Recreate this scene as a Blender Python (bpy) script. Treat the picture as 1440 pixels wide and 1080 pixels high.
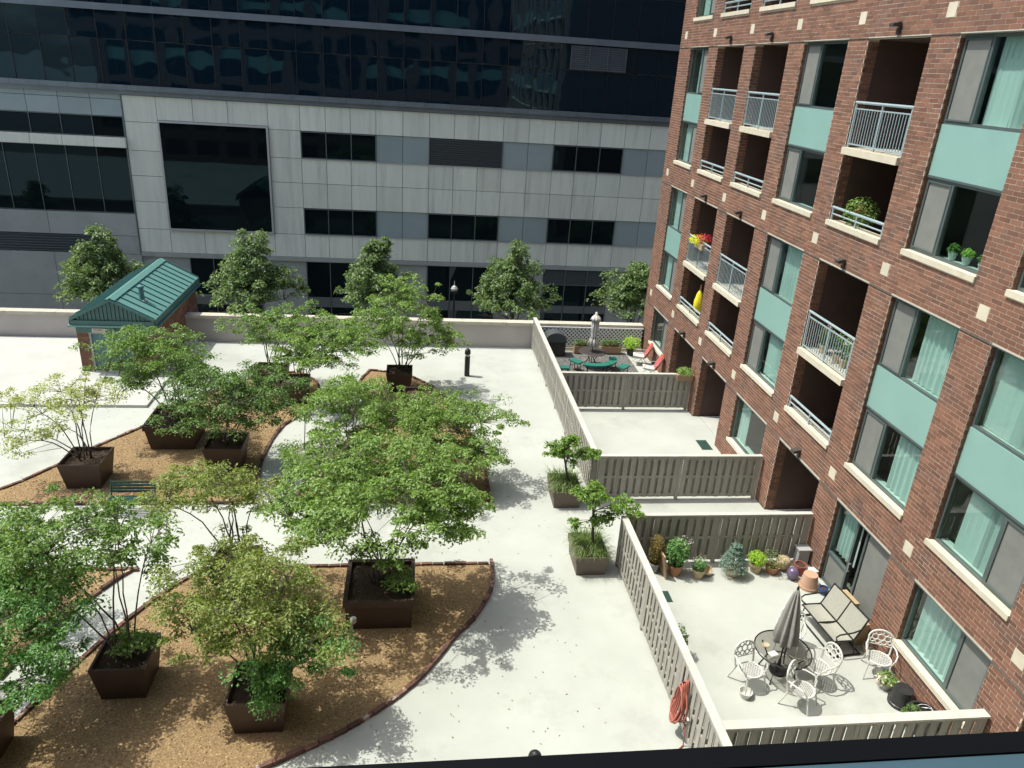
import bpy, math, random
import numpy as np
from mathutils import Vector, Matrix
random.seed(7); rng = np.random.default_rng(11)
S = bpy.context.scene
C = S.collection
for o in list(bpy.data.objects): bpy.data.objects.remove(o)
PI = math.pi

# ------------------------------------------------------------------ camera, world, sun
H = 12.5
YAW, PITCH, ROLL, FPX = 0.138594727, -0.397441529, 0.0669719278, 1057.41919
def cam_axes():
    cy, sy = math.cos(YAW), math.sin(YAW); cp, sp = math.cos(PITCH), math.sin(PITCH)
    f = Vector((sy*cp, cy*cp, sp)); r = Vector((cy, -sy, 0)); u = r.cross(f)
    cr, sr = math.cos(ROLL), math.sin(ROLL)
    return cr*r + sr*u, -sr*r + cr*u, f
RGT, UPV, FWD = cam_axes()
cd = bpy.data.cameras.new('camera'); cam = bpy.data.objects.new('camera', cd); C.objects.link(cam)
cd.sensor_fit = 'HORIZONTAL'; cd.sensor_width = 36; cd.lens = 36*FPX/1440
cd.clip_start = 0.05; cd.clip_end = 3000
M4 = Matrix((RGT, UPV, -FWD)).transposed().to_4x4(); M4.translation = (0, 0, H)
cam.matrix_world = M4; S.camera = cam
def proj(p):
    d = Vector(p) - Vector((0, 0, H)); z = d.dot(FWD)
    if z <= 0.01: return (-9999, -9999, z)
    return (720 + FPX*d.dot(RGT)/z, 540 - FPX*d.dot(UPV)/z, z)
def ray(px, py): return RGT*((px-720)/FPX) + UPV*((540-py)/FPX) + FWD
def ground(px, py, z=0.0):
    d = ray(px, py); t = (z-H)/d.z; return (d.x*t, d.y*t)

SUN_EL, SUN_AZ = math.radians(63), math.radians(14)       # sun stands over -X, a little towards +Y
sdir = Vector((-math.cos(SUN_EL)*math.cos(SUN_AZ), math.cos(SUN_EL)*math.sin(SUN_AZ), math.sin(SUN_EL)))
w = bpy.data.worlds.new('World'); S.world = w; w.use_nodes = True
nt = w.node_tree; bg = nt.nodes['Background']
sky = nt.nodes.new('ShaderNodeTexSky'); sky.sky_type = 'NISHITA'; sky.sun_disc = False
sky.sun_elevation = SUN_EL; sky.sun_rotation = math.atan2(sdir.x, sdir.y)
sky.air_density = 1.0; sky.dust_density = 3.0; sky.ozone_density = 1.0
nt.links.new(sky.outputs[0], bg.inputs[0]); bg.inputs[1].default_value = 0.15
sl = bpy.data.lights.new('sun', 'SUN'); sl.energy = 2.75; sl.angle = math.radians(0.53); sl.color = (1, 0.975, 0.885)
so = bpy.data.objects.new('sun', sl); C.objects.link(so)
so.rotation_euler = (-sdir).to_track_quat('-Z', 'Y').to_euler(); so.location = (-40, 20, 80)
S.view_settings.view_transform = 'Standard'; S.view_settings.look = 'None'
S.view_settings.exposure = 0.84; S.view_settings.gamma = 1; S.view_settings.use_curve_mapping = False

# ------------------------------------------------------------------ materials
def _n(t, kind, **kw):
    n = t.nodes.new(kind)
    for k, v in kw.items(): setattr(n, k, v)
    return n
def mat(name, c1, c2=None, rough=0.7, metal=0.0, scale=6.0, detail=6, bump=0.0, bscale=None, rnd=0.0, stretch=None, spec=0.5, c3=None, s3=0.6, t3=(0.55, 0.75), coat=0):
    m = bpy.data.materials.new(name); m.use_nodes = True; t = m.node_tree; p = t.nodes['Principled BSDF']
    p.inputs['Roughness'].default_value = rough; p.inputs['Metallic'].default_value = metal
    p.inputs['Specular IOR Level'].default_value = spec; p.inputs['Coat Weight'].default_value = coat
    geo = _n(t, 'ShaderNodeNewGeometry'); pos = geo.outputs['Position']
    if stretch:
        mp = _n(t, 'ShaderNodeVectorMath', operation='MULTIPLY'); mp.inputs[1].default_value = stretch
        t.links.new(pos, mp.inputs[0]); pos = mp.outputs[0]
    col = None
    c1 = (*c1, 1); rgb = _n(t, 'ShaderNodeRGB'); rgb.outputs[0].default_value = c1; col = rgb.outputs[0]
    if c2:
        nz = _n(t, 'ShaderNodeTexNoise'); nz.inputs['Scale'].default_value = scale; nz.inputs['Detail'].default_value = detail; nz.inputs['Roughness'].default_value = 0.6
        t.links.new(pos, nz.inputs['Vector'])
        rp = _n(t, 'ShaderNodeMapRange'); rp.inputs[1].default_value = 0.32; rp.inputs[2].default_value = 0.68
        t.links.new(nz.outputs[0], rp.inputs[0])
        mx = _n(t, 'ShaderNodeMix', data_type='RGBA'); mx.inputs[6].default_value = c1; mx.inputs[7].default_value = (*c2, 1)
        t.links.new(rp.outputs[0], mx.inputs[0]); col = mx.outputs[2]
    if c3:
        nz = _n(t, 'ShaderNodeTexNoise'); nz.inputs['Scale'].default_value = s3; nz.inputs['Detail'].default_value = 9; nz.inputs['Roughness'].default_value = 0.7
        t.links.new(pos, nz.inputs['Vector'])
        rp = _n(t, 'ShaderNodeMapRange'); rp.inputs[1].default_value = t3[0]; rp.inputs[2].default_value = t3[1]
        t.links.new(nz.outputs[0], rp.inputs[0])
        mx = _n(t, 'ShaderNodeMix', data_type='RGBA'); mx.inputs[7].default_value = (*c3, 1)
        t.links.new(rp.outputs[0], mx.inputs[0]); t.links.new(col, mx.inputs[6]); col = mx.outputs[2]
    if rnd:
        oi = _n(t, 'ShaderNodeObjectInfo'); a = _n(t, 'ShaderNodeMath', operation='ADD'); fr = _n(t, 'ShaderNodeMath', operation='FRACT')
        t.links.new(oi.outputs['Random'], a.inputs[0]); t.links.new(geo.outputs['Random Per Island'], a.inputs[1]); t.links.new(a.outputs[0], fr.inputs[0])
        mr = _n(t, 'ShaderNodeMapRange'); mr.inputs[3].default_value = 1-rnd; mr.inputs[4].default_value = 1+rnd
        t.links.new(fr.outputs[0], mr.inputs[0])
        hs = _n(t, 'ShaderNodeHueSaturation'); t.links.new(col, hs.inputs['Color']); t.links.new(mr.outputs[0], hs.inputs['Value']); col = hs.outputs[0]
    t.links.new(col, p.inputs['Base Color'])
    if bump:
        nb = _n(t, 'ShaderNodeTexNoise'); nb.inputs['Scale'].default_value = bscale or scale*4; nb.inputs['Detail'].default_value = 5
        t.links.new(geo.outputs['Position'], nb.inputs['Vector'])
        b = _n(t, 'ShaderNodeBump'); b.inputs['Strength'].default_value = bump; b.inputs['Distance'].default_value = 0.02
        t.links.new(nb.outputs[0], b.inputs['Height']); t.links.new(b.outputs[0], p.inputs['Normal'])
    return m
def leaf_mat(name, c1, c2, trans=0.35, rough=0.45):
    m = bpy.data.materials.new(name); m.use_nodes = True; t = m.node_tree; p = t.nodes['Principled BSDF']; out = t.nodes['Material Output']
    geo = _n(t, 'ShaderNodeNewGeometry')
    mx = _n(t, 'ShaderNodeMix', data_type='RGBA'); mx.inputs[6].default_value = (*c1, 1); mx.inputs[7].default_value = (*c2, 1)
    t.links.new(geo.outputs['Random Per Island'], mx.inputs[0])
    p.inputs['Roughness'].default_value = rough; p.inputs['Specular IOR Level'].default_value = 0.45
    t.links.new(mx.outputs[2], p.inputs['Base Color'])
    tr = _n(t, 'ShaderNodeBsdfTranslucent')
    br = _n(t, 'ShaderNodeMix', data_type='RGBA', blend_type='MULTIPLY'); br.inputs[0].default_value = 1; br.inputs[7].default_value = (1.5, 1.5, 0.8, 1)
    t.links.new(mx.outputs[2], br.inputs[6]); t.links.new(br.outputs[2], tr.inputs[0])
    ms = _n(t, 'ShaderNodeMixShader'); ms.inputs[0].default_value = trans
    t.links.new(p.outputs[0], ms.inputs[1]); t.links.new(tr.outputs[0], ms.inputs[2]); t.links.new(ms.outputs[0], out.inputs[0])
    return m
def glass_mat(name, tint, ior=1.5, wob=0.0):
    m = bpy.data.materials.new(name); m.use_nodes = True; t = m.node_tree; out = t.nodes['Material Output']; t.nodes.remove(t.nodes['Principled BSDF'])
    tr = _n(t, 'ShaderNodeBsdfTransparent'); tr.inputs[0].default_value = (*tint, 1)
    gl = _n(t, 'ShaderNodeBsdfGlossy'); gl.inputs['Roughness'].default_value = 0.01; gl.inputs[0].default_value = (1, 1, 1, 1)
    geo = _n(t, 'ShaderNodeNewGeometry'); dp = _n(t, 'ShaderNodeVectorMath', operation='DOT_PRODUCT'); t.links.new(geo.outputs['Normal'], dp.inputs[0]); t.links.new(geo.outputs['Incoming'], dp.inputs[1])
    ab = _n(t, 'ShaderNodeMath', operation='ABSOLUTE'); t.links.new(dp.outputs['Value'], ab.inputs[0])
    om = _n(t, 'ShaderNodeMath', operation='SUBTRACT'); om.inputs[0].default_value = 1; t.links.new(ab.outputs[0], om.inputs[1])
    pw_ = _n(t, 'ShaderNodeMath', operation='POWER'); pw_.inputs[1].default_value = 5; t.links.new(om.outputs[0], pw_.inputs[0])
    fr = _n(t, 'ShaderNodeMath', operation='MULTIPLY_ADD'); f0 = ((ior-1)/(ior+1))**2*1.5; fr.inputs[1].default_value = 1-f0; fr.inputs[2].default_value = f0; t.links.new(pw_.outputs[0], fr.inputs[0])
    ms = _n(t, 'ShaderNodeMixShader'); t.links.new(fr.outputs[0], ms.inputs[0]); t.links.new(tr.outputs[0], ms.inputs[1]); t.links.new(gl.outputs[0], ms.inputs[2])
    t.links.new(ms.outputs[0], out.inputs[0]); return m
def dark_glass(name, col, ior=1.6, wob=0.15):
    m = mat(name, col, rough=0.02); p = m.node_tree.nodes['Principled BSDF']; p.inputs['IOR'].default_value = ior; p.inputs['Specular Tint'].default_value = (0.45, 0.78, 0.92, 1)
    t = m.node_tree; geo = _n(t, 'ShaderNodeNewGeometry'); nb = _n(t, 'ShaderNodeTexNoise'); nb.inputs['Scale'].default_value = 0.55; nb.inputs['Detail'].default_value = 1
    t.links.new(geo.outputs['Position'], nb.inputs['Vector']); b = _n(t, 'ShaderNodeBump'); b.inputs['Strength'].default_value = wob; b.inputs['Distance'].default_value = 0.03
    t.links.new(nb.outputs[0], b.inputs['Height']); t.links.new(b.outputs[0], p.inputs['Normal']); return m
def brick_tex(name):
    m = bpy.data.materials.new(name); m.use_nodes = True; t = m.node_tree; p = t.nodes['Principled BSDF']; p.inputs['Roughness'].default_value = 0.85
    geo = _n(t, 'ShaderNodeNewGeometry'); sp = _n(t, 'ShaderNodeSeparateXYZ'); cb = _n(t, 'ShaderNodeCombineXYZ'); ad = _n(t, 'ShaderNodeMath', operation='ADD')
    t.links.new(geo.outputs['Position'], sp.inputs[0]); t.links.new(sp.outputs[0], ad.inputs[0]); t.links.new(sp.outputs[1], ad.inputs[1])
    t.links.new(ad.outputs[0], cb.inputs[0]); t.links.new(sp.outputs[2], cb.inputs[1])
    b = _n(t, 'ShaderNodeTexBrick'); b.inputs['Color1'].default_value = (0.19, 0.082, 0.052, 1); b.inputs['Color2'].default_value = (0.13, 0.06, 0.045, 1); b.inputs['Mortar'].default_value = (0.36, 0.29, 0.22, 1)
    b.inputs['Scale'].default_value = 1; b.inputs['Brick Width'].default_value = 0.305; b.inputs['Row Height'].default_value = 0.1; b.inputs['Mortar Size'].default_value = 0.006
    t.links.new(cb.outputs[0], b.inputs['Vector']); t.links.new(b.outputs[0], p.inputs['Base Color']); return m

m_deck = mat('deck_concrete', (0.425, 0.45, 0.402), (0.37, 0.39, 0.348), rough=0.85, scale=0.55, detail=10, bump=0.15, bscale=30, c3=(0.27, 0.28, 0.245), s3=0.36, t3=(0.53, 0.80))
m_pad = mat('pad_concrete', (0.45, 0.46, 0.415), (0.395, 0.405, 0.365), rough=0.85, scale=1.1, bump=0.15, bscale=30)
m_parapet = mat('parapet_stucco', (0.46, 0.43, 0.40), (0.40, 0.375, 0.345), rough=0.9, scale=0.8, bump=0.1, bscale=40)
m_coping = mat('coping_stone', (0.52, 0.49, 0.40), (0.42, 0.39, 0.31), rough=0.85, scale=3, bump=0.2, rnd=0.08)
m_street = mat('asphalt', (0.16, 0.155, 0.14), (0.19, 0.185, 0.17), rough=0.9, scale=3)
m_walk = mat('sidewalk', (0.46, 0.45, 0.41), (0.40, 0.39, 0.36), rough=0.9, scale=2)
m_brick = mat('brick', (0.215, 0.101, 0.060), (0.165, 0.081, 0.052), rough=0.85, scale=2.2, bump=0.25, bscale=60, rnd=0.25, c3=(0.145, 0.084, 0.063), s3=1.3, t3=(0.5, 0.66))
m_mortar = mat('mortar', (0.60, 0.52, 0.41), (0.52, 0.45, 0.35), rough=0.95, scale=5)
m_bricktex = brick_tex('brick_far')
m_cream = mat('cream_stone', (0.60, 0.56, 0.43), (0.52, 0.48, 0.37), rough=0.8, scale=4, bump=0.1, rnd=0.06)
m_rail = mat('rail_paint', (0.36, 0.46, 0.48), rough=0.35, metal=0.2)
m_frame = mat('window_frame', (0.115, 0.15, 0.145), (0.10, 0.13, 0.127), rough=0.4, metal=0.3, scale=3)
m_screen = mat('insect_screen', (0.20, 0.21, 0.19), (0.165, 0.175, 0.16), rough=0.6, scale=2.5)
m_spandrel = mat('spandrel_panel', (0.235, 0.405, 0.36), (0.215, 0.375, 0.335), rough=0.35, scale=1.2)
m_glass = glass_mat('window_glass', (0.65, 0.84, 0.81), 1.55)
m_curtain = mat('curtain', (0.60, 0.62, 0.58), rough=0.9)
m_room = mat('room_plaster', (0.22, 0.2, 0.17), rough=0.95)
m_recess = mat('recess_stucco', (0.33, 0.31, 0.24), (0.29, 0.27, 0.21), rough=0.9, scale=2)
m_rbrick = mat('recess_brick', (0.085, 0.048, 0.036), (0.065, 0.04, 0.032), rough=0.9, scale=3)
m_dark = mat('dark_metal', (0.02, 0.021, 0.022), rough=0.45, metal=0.3)
m_black = mat('black_plastic', (0.012, 0.013, 0.014), (0.03, 0.03, 0.03), rough=0.4, scale=8)
m_lampbox = mat('lamp_metal', (0.05, 0.045, 0.04), rough=0.5)
m_lens = mat('lamp_lens', (0.55, 0.52, 0.45), rough=0.3)
m_fence = mat('fence_wood', (0.36, 0.348, 0.30), (0.275, 0.265, 0.228), rough=0.85, scale=4, bump=0.25, bscale=25, rnd=0.10, stretch=(6, 6, 0.8))
m_fcap = mat('fence_cap_wood', (0.52, 0.51, 0.45), (0.43, 0.42, 0.37), rough=0.85, scale=3, bump=0.2, rnd=0.06)
m_cpanel = mat('precast_concrete', (0.67, 0.695, 0.58), (0.61, 0.63, 0.53), rough=0.85, scale=1.4, bump=0.1, bscale=30, rnd=0.07, c3=(0.44, 0.455, 0.385), s3=1.0, t3=(0.52, 0.78), stretch=(2.2, 2.2, 0.2))
m_gpanel = mat('grey_cladding', (0.28, 0.345, 0.335), (0.255, 0.315, 0.305), rough=0.45, scale=0.7, rnd=0.05)
m_gconc = mat('grey_concrete', (0.33, 0.355, 0.32), (0.28, 0.30, 0.27), rough=0.8, scale=0.6, rnd=0.04, c3=(0.17, 0.185, 0.17), s3=0.5)
m_cap = mat('metal_cap', (0.17, 0.205, 0.225), (0.13, 0.16, 0.18), rough=0.35, metal=0.3, scale=1)
m_alu = mat('light_frame', (0.42, 0.43, 0.41), rough=0.45, metal=0.3)
m_mull = mat('mullion', (0.13, 0.15, 0.155), rough=0.4, metal=0.4)
m_dglass = dark_glass('dark_glass', (0.004, 0.007, 0.009), 1.36, 0.05)
m_tglass = dark_glass('tower_glass', (0.004, 0.012, 0.02), 1.72, 0.4)
m_louv = mat('louver', (0.085, 0.10, 0.105), rough=0.5, metal=0.3)
m_gravel = mat('gravel', (0.31, 0.21, 0.100), (0.165, 0.110, 0.054), rough=0.95, scale=20, detail=9, bump=1.0, bscale=26, c3=(0.56, 0.43, 0.24), s3=21, t3=(0.56, 0.66), rnd=0)
m_edge = mat('edging_brick', (0.16, 0.075, 0.052), (0.085, 0.05, 0.04), rough=0.9, scale=5, bump=0.3, rnd=0.45, c3=(0.40, 0.33, 0.27), s3=2.6, t3=(0.59, 0.66))
m_planter = mat('planter_brown', (0.066, 0.039, 0.029), (0.048, 0.030, 0.023), rough=0.55, scale=3, bump=0.1, bscale=20)
m_planter2 = mat('planter_taupe', (0.135, 0.105, 0.085), (0.115, 0.09, 0.072), rough=0.6, scale=4)
m_soil = mat('soil', (0.03, 0.02, 0.013), (0.065, 0.042, 0.025), rough=1, scale=18, bump=1.0, bscale=25)
m_bark = mat('bark', (0.075, 0.058, 0.045), (0.13, 0.11, 0.09), rough=0.95, scale=12, bump=0.4)
m_teal = mat('teal_metal_roof', (0.14, 0.31, 0.275), (0.13, 0.29, 0.257), rough=0.38, metal=0.15, scale=1.5)
m_teald = mat('teal_trim', (0.055, 0.15, 0.14), (0.048, 0.13, 0.122), rough=0.45, scale=2)
m_door = mat('teal_door', (0.075, 0.185, 0.205), (0.065, 0.165, 0.185), rough=0.4, scale=2)
m_white = mat('white_paint', (0.62, 0.63, 0.58), (0.52, 0.53, 0.48), rough=0.5, scale=6)
m_red = mat('sign_red', (0.42, 0.035, 0.035), rough=0.5)
m_sling = mat('sling_fabric', (0.33, 0.33, 0.27), (0.29, 0.29, 0.24), rough=0.9, scale=20)
m_umb = mat('umbrella_fabric', (0.30, 0.30, 0.27), (0.25, 0.25, 0.225), rough=0.9, scale=8)
m_umb2 = mat('umbrella_fabric_pale', (0.52, 0.51, 0.47), (0.46, 0.45, 0.42), rough=0.9, scale=8)
m_terra = mat('terracotta', (0.40, 0.20, 0.11), (0.33, 0.16, 0.09), rough=0.85, scale=5, bump=0.1)
m_terra2 = mat('terracotta_pale', (0.47, 0.29, 0.19), (0.41, 0.25, 0.165), rough=0.85, scale=4)
m_redpot = mat('red_pot', (0.34, 0.10, 0.07), (0.27, 0.08, 0.06), rough=0.6, scale=5)
m_cpot = mat('cream_pot', (0.48, 0.38, 0.24), (0.42, 0.32, 0.2), rough=0.7, scale=6)
m_purple = mat('purple_glaze', (0.10, 0.075, 0.15), (0.16, 0.12, 0.2), rough=0.2, scale=8)
m_blue = mat('blue_glaze', (0.025, 0.06, 0.22), rough=0.2)
m_hose = mat('hose_rubber', (0.40, 0.13, 0.09), (0.33, 0.11, 0.08), rough=0.5, scale=6)
m_box = mat('cardboard', (0.40, 0.31, 0.17), (0.34, 0.26, 0.15), rough=0.9, scale=5)
m_board = mat('brown_board', (0.35, 0.24, 0.14), rough=0.8)
m_coral = mat('coral_cushion', (0.58, 0.095, 0.08), (0.52, 0.085, 0.075), rough=0.9, scale=9)
m_green = mat('green_cushion', (0.01, 0.15, 0.11), (0.008, 0.125, 0.095), rough=0.8, scale=8)
m_rug = mat('patterned_rug', (0.045, 0.045, 0.045), (0.20, 0.195, 0.18), rough=1, scale=9, detail=3)
m_lattice = mat('lattice_paint', (0.80, 0.82, 0.81), rough=0.6)
m_yellow = mat('yellow_cloth', (0.75, 0.62, 0.02), rough=0.8)
m_grate = mat('drain_grate', (0.02, 0.06, 0.045), (0.015, 0.04, 0.03), rough=0.6, scale=15)
m_grey = mat('grey_plastic', (0.36, 0.37, 0.36), rough=0.6)
m_sashblue = mat('sash_skylit_blue', (0.045, 0.095, 0.125), (0.04, 0.082, 0.108), rough=0.45, scale=5)  # sill strip: the blue of the skylight on it is put into the colour
m_gasket = mat('sash_gasket', (0.003, 0.004, 0.005), rough=0.6, spec=0.08)
m_tabletop = glass_mat('smoked_table_glass', (0.50, 0.49, 0.46), 1.45)
m_benchgreen = mat('bench_green', (0.03, 0.085, 0.075), rough=0.45, metal=0.3)
L_green = leaf_mat('leaf_green', (0.103, 0.201, 0.046), (0.222, 0.348, 0.090))
L_dark = leaf_mat('leaf_dark', (0.075, 0.155, 0.037), (0.162, 0.270, 0.072))
L_mid = leaf_mat('leaf_mid', (0.132, 0.236, 0.052), (0.258, 0.390, 0.102))
L_pale = leaf_mat('leaf_pale', (0.259, 0.339, 0.098), (0.466, 0.503, 0.186))
L_yel = leaf_mat('leaf_yellow', (0.165, 0.245, 0.055), (0.285, 0.33, 0.095))
L_cool = leaf_mat('leaf_cool', (0.081, 0.205, 0.053), (0.167, 0.335, 0.094))
L_street = leaf_mat('leaf_street', (0.098, 0.178, 0.063), (0.240, 0.330, 0.138))
L_lime = leaf_mat('leaf_lime', (0.264, 0.465, 0.039), (0.403, 0.589, 0.062))
L_lime2 = leaf_mat('leaf_fresh', (0.13, 0.25, 0.04), (0.24, 0.38, 0.08))
L_spruce = leaf_mat('leaf_spruce', (0.116, 0.209, 0.155), (0.202, 0.295, 0.232), 0.1)
L_brown = leaf_mat('leaf_brown', (0.217, 0.186, 0.054), (0.310, 0.232, 0.078))
L_grass = leaf_mat('leaf_grass', (0.109, 0.186, 0.046), (0.232, 0.310, 0.109))
F_red = leaf_mat('petal_red', (0.55, 0.02, 0.03), (0.45, 0.03, 0.10), 0.2)
F_yel = leaf_mat('petal_yellow', (0.75, 0.75, 0.03), (0.6, 0.7, 0.05), 0.3)
F_white = leaf_mat('petal_white', (0.75, 0.70, 0.68), (0.7, 0.55, 0.55), 0.3)

# ------------------------------------------------------------------ mesh helpers
class MB:
    def __init__(s): s.v = []; s.f = []
    def add(s, vs, fs):
        n = len(s.v); s.v += [tuple(p) for p in vs]; s.f += [tuple(i+n for i in f) for f in fs]; return s
    def box(s, x0, x1, y0, y1, z0, z1):
        return s.add([(x0,y0,z0),(x1,y0,z0),(x1,y1,z0),(x0,y1,z0),(x0,y0,z1),(x1,y0,z1),(x1,y1,z1),(x0,y1,z1)],
                     [(0,3,2,1),(4,5,6,7),(0,1,5,4),(1,2,6,5),(2,3,7,6),(3,0,4,7)])
    def mbox(s, M, sx, sy, sz):
        vs = [M @ Vector((x*sx/2, y*sy/2, z*sz/2)) for z in (-1,1) for x, y in ((-1,-1),(1,-1),(1,1),(-1,1))]
        return s.add(vs, [(0,3,2,1),(4,5,6,7),(0,1,5,4),(1,2,6,5),(2,3,7,6),(3,0,4,7)])
    def frust(s, c, w0, d0, w1, d1, z0, z1):
        x, y = c
        return s.add([(x-w0/2,y-d0/2,z0),(x+w0/2,y-d0/2,z0),(x+w0/2,y+d0/2,z0),(x-w0/2,y+d0/2,z0),(x-w1/2,y-d1/2,z1),(x+w1/2,y-d1/2,z1),(x+w1/2,y+d1/2,z1),(x-w1/2,y+d1/2,z1)],
                     [(0,3,2,1),(4,5,6,7),(0,1,5,4),(1,2,6,5),(2,3,7,6),(3,0,4,7)])
    def tube(s, pts, r, n=6, r1=None, closed=False):
        pts = [Vector(p) for p in pts]; k = len(pts); rings = []
        up = Vector((0.13, 0.21, 0.97))
        for i, p in enumerate(pts):
            a = pts[(i-1) % k] if (closed or i > 0) else p; b = pts[(i+1) % k] if (closed or i < k-1) else p
            t = (b-a).normalized() if (b-a).length > 1e-9 else Vector((0,0,1))
            u = t.cross(up)
            if u.length < 1e-3: u = t.cross(Vector((1,0,0)))
            u.normalize(); q = t.cross(u)
            rr = r if r1 is None else r + (r1-r)*i/max(1, k-1)
            rings.append([p + (u*math.cos(2*PI*j/n) + q*math.sin(2*PI*j/n))*rr for j in range(n)])
        vs = [v for g in rings for v in g]; fs = []
        m = k if closed else k-1
        for i in range(m):
            for j in range(n):
                a = i*n+j; b = i*n+(j+1) % n; c = ((i+1) % k)*n+(j+1) % n; d = ((i+1) % k)*n+j
                fs.append((a, b, c, d))
        if not closed:
            fs.append(tuple(range(n-1, -1, -1))); fs.append(tuple((k-1)*n+j for j in range(n)))
        return s.add(vs, fs)
    def lathe(s, prof, c=(0,0,0), n=20, pleat=0.0, pn=8, lean=(0,0)):
        vs = []; fs = []
        for r, z in prof:
            for j in range(n):
                a = 2*PI*j/n; rr = r*(1 + pleat*math.cos(pn*a))
                vs.append((c[0]+rr*math.cos(a)+lean[0]*z, c[1]+rr*math.sin(a)+lean[1]*z, c[2]+z))
        for i in range(len(prof)-1):
            for j in range(n): fs.append((i*n+j, i*n+(j+1) % n, (i+1)*n+(j+1) % n, (i+1)*n+j))
        fs.append(tuple(range(n-1,-1,-1))); fs.append(tuple((len(prof)-1)*n+j for j in range(n)))
        return s.add(vs, fs)
    def prism(s, pts, z0, z1):
        n = len(pts); vs = [(x,y,z0) for x,y in pts]+[(x,y,z1) for x,y in pts]
        return s.add(vs, [tuple(range(n-1,-1,-1)), tuple(range(n,2*n))]+[(i,(i+1)%n,n+(i+1)%n,n+i) for i in range(n)])
    def build(s, name, m, parent=None, smooth=False, loc=None):
        me = bpy.data.meshes.new(name); me.from_pydata(s.v, [], s.f); me.materials.append(m)
        if smooth: me.shade_smooth()
        return link(name, me, parent, loc)
def link(name, me, parent=None, loc=None):
    o = bpy.data.objects.new(name, me); C.objects.link(o)
    if parent is not None: o.parent = parent
    if loc is not None: o.location = loc
    return o
def bx(*a): return MB().box(*a)
def tag(o, label=None, cat=None, group=None, kind=None):
    if label: o['label'] = label
    if cat: o['category'] = cat
    if group: o['group'] = group
    if kind: o['kind'] = kind
    return o
def thing(name, label, cat, loc=(0,0,0), rz=0, group=None):
    o = bpy.data.objects.new(name, None); C.objects.link(o); o.empty_display_size = 0.3
    o.location = loc; o.rotation_euler = (0, 0, rz); tag(o, label, cat, group); return o
def neg(root): return (-root.location.x, -root.location.y, -root.location.z)      # world-coordinate parts of an unrotated thing
def copy_tree(o, parent=None):
    c = o.copy(); C.objects.link(c); c.parent = parent
    for ch in list(o.children): copy_tree(ch, c)
    return c
def struct(name, mb, m): return tag(mb.build(name, m), kind='structure')

def leaf_mesh(name, cen, nrm, dr, ln, wd, m, parent=None, loc=None, fold=0.25):
    n = len(cen); dr = dr - nrm*np.sum(dr*nrm, 1, keepdims=True); dr /= np.linalg.norm(dr, axis=1, keepdims=True)+1e-9
    sd = np.cross(nrm, dr); ln = ln[:, None]; wd = wd[:, None]
    V = np.empty((n, 4, 3)); V[:,0] = cen - dr*ln*0.5; V[:,1] = cen + sd*wd*0.5 + nrm*wd*fold - dr*ln*0.05; V[:,2] = cen + dr*ln*0.5 - nrm*ln*0.12; V[:,3] = cen - sd*wd*0.5 + nrm*wd*fold - dr*ln*0.05
    I = np.arange(n)[:, None]*4; F = np.concatenate([I+0, I+2, I+1, I+0, I+3, I+2], 1).reshape(-1)
    me = bpy.data.meshes.new(name); me.vertices.add(n*4); me.vertices.foreach_set('co', V.reshape(-1).astype(np.float32))
    me.loops.add(n*6); me.loops.foreach_set('vertex_index', F.astype(np.int32))
    me.polygons.add(n*2); me.polygons.foreach_set('loop_start', np.arange(0, n*6, 3, dtype=np.int32))
    me.update(calc_edges=True); me.materials.append(m)
    return link(name, me, parent, loc)
def unit(a): return a/(np.linalg.norm(a, axis=-1, keepdims=True)+1e-9)
def pads(cents, rad, flat, per, up=0.75):
    """leaf positions, normals, directions for flattened leaf sprays round given centres"""
    k = len(cents); c = np.repeat(np.asarray(cents), per, 0); r = np.repeat(np.asarray(rad), per)
    q = rng.normal(size=(k*per, 3)); q = unit(q)*(rng.random((k*per, 1))**0.45); off = q*r[:, None]; off[:, 2] *= flat
    rr = np.hypot(off[:,0], off[:,1]); off[:, 2] -= 0.28*rr*rr/np.maximum(r, 1e-3)
    out = off.copy(); out[:, 2] = 0; out = unit(out + rng.normal(size=out.shape)*0.02)
    nrm = unit(np.stack([out[:,0]*0.35, out[:,1]*0.35, np.full(len(out), up)], 1) + rng.normal(size=out.shape)*0.38)
    dr = unit(out + rng.normal(size=out.shape)*0.55)
    return c+off, nrm, dr

# ------------------------------------------------------------------ setting: ground, street, terrace
struct('ground', bx(-700, 700, -700, 1200, -6.4, -6.0), mat('far_ground', (0.16, 0.155, 0.14), (0.12, 0.125, 0.10), rough=0.95, scale=0.05))
struct('street', bx(-300, 300, 37.2, 45.0, -5.99, -5.70), m_street)
struct('pavement', bx(-300, 300, 45.02, 47.98, -5.99, -5.56), m_walk)
struct('terrace_deck', bx(-60, 26, 0.46, 34.36, -0.6, 0.0), m_deck)
struct('terrace_base', bx(-60, 26, 0.47, 34.34, -6.0, -0.61), m_gconc)

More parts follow.
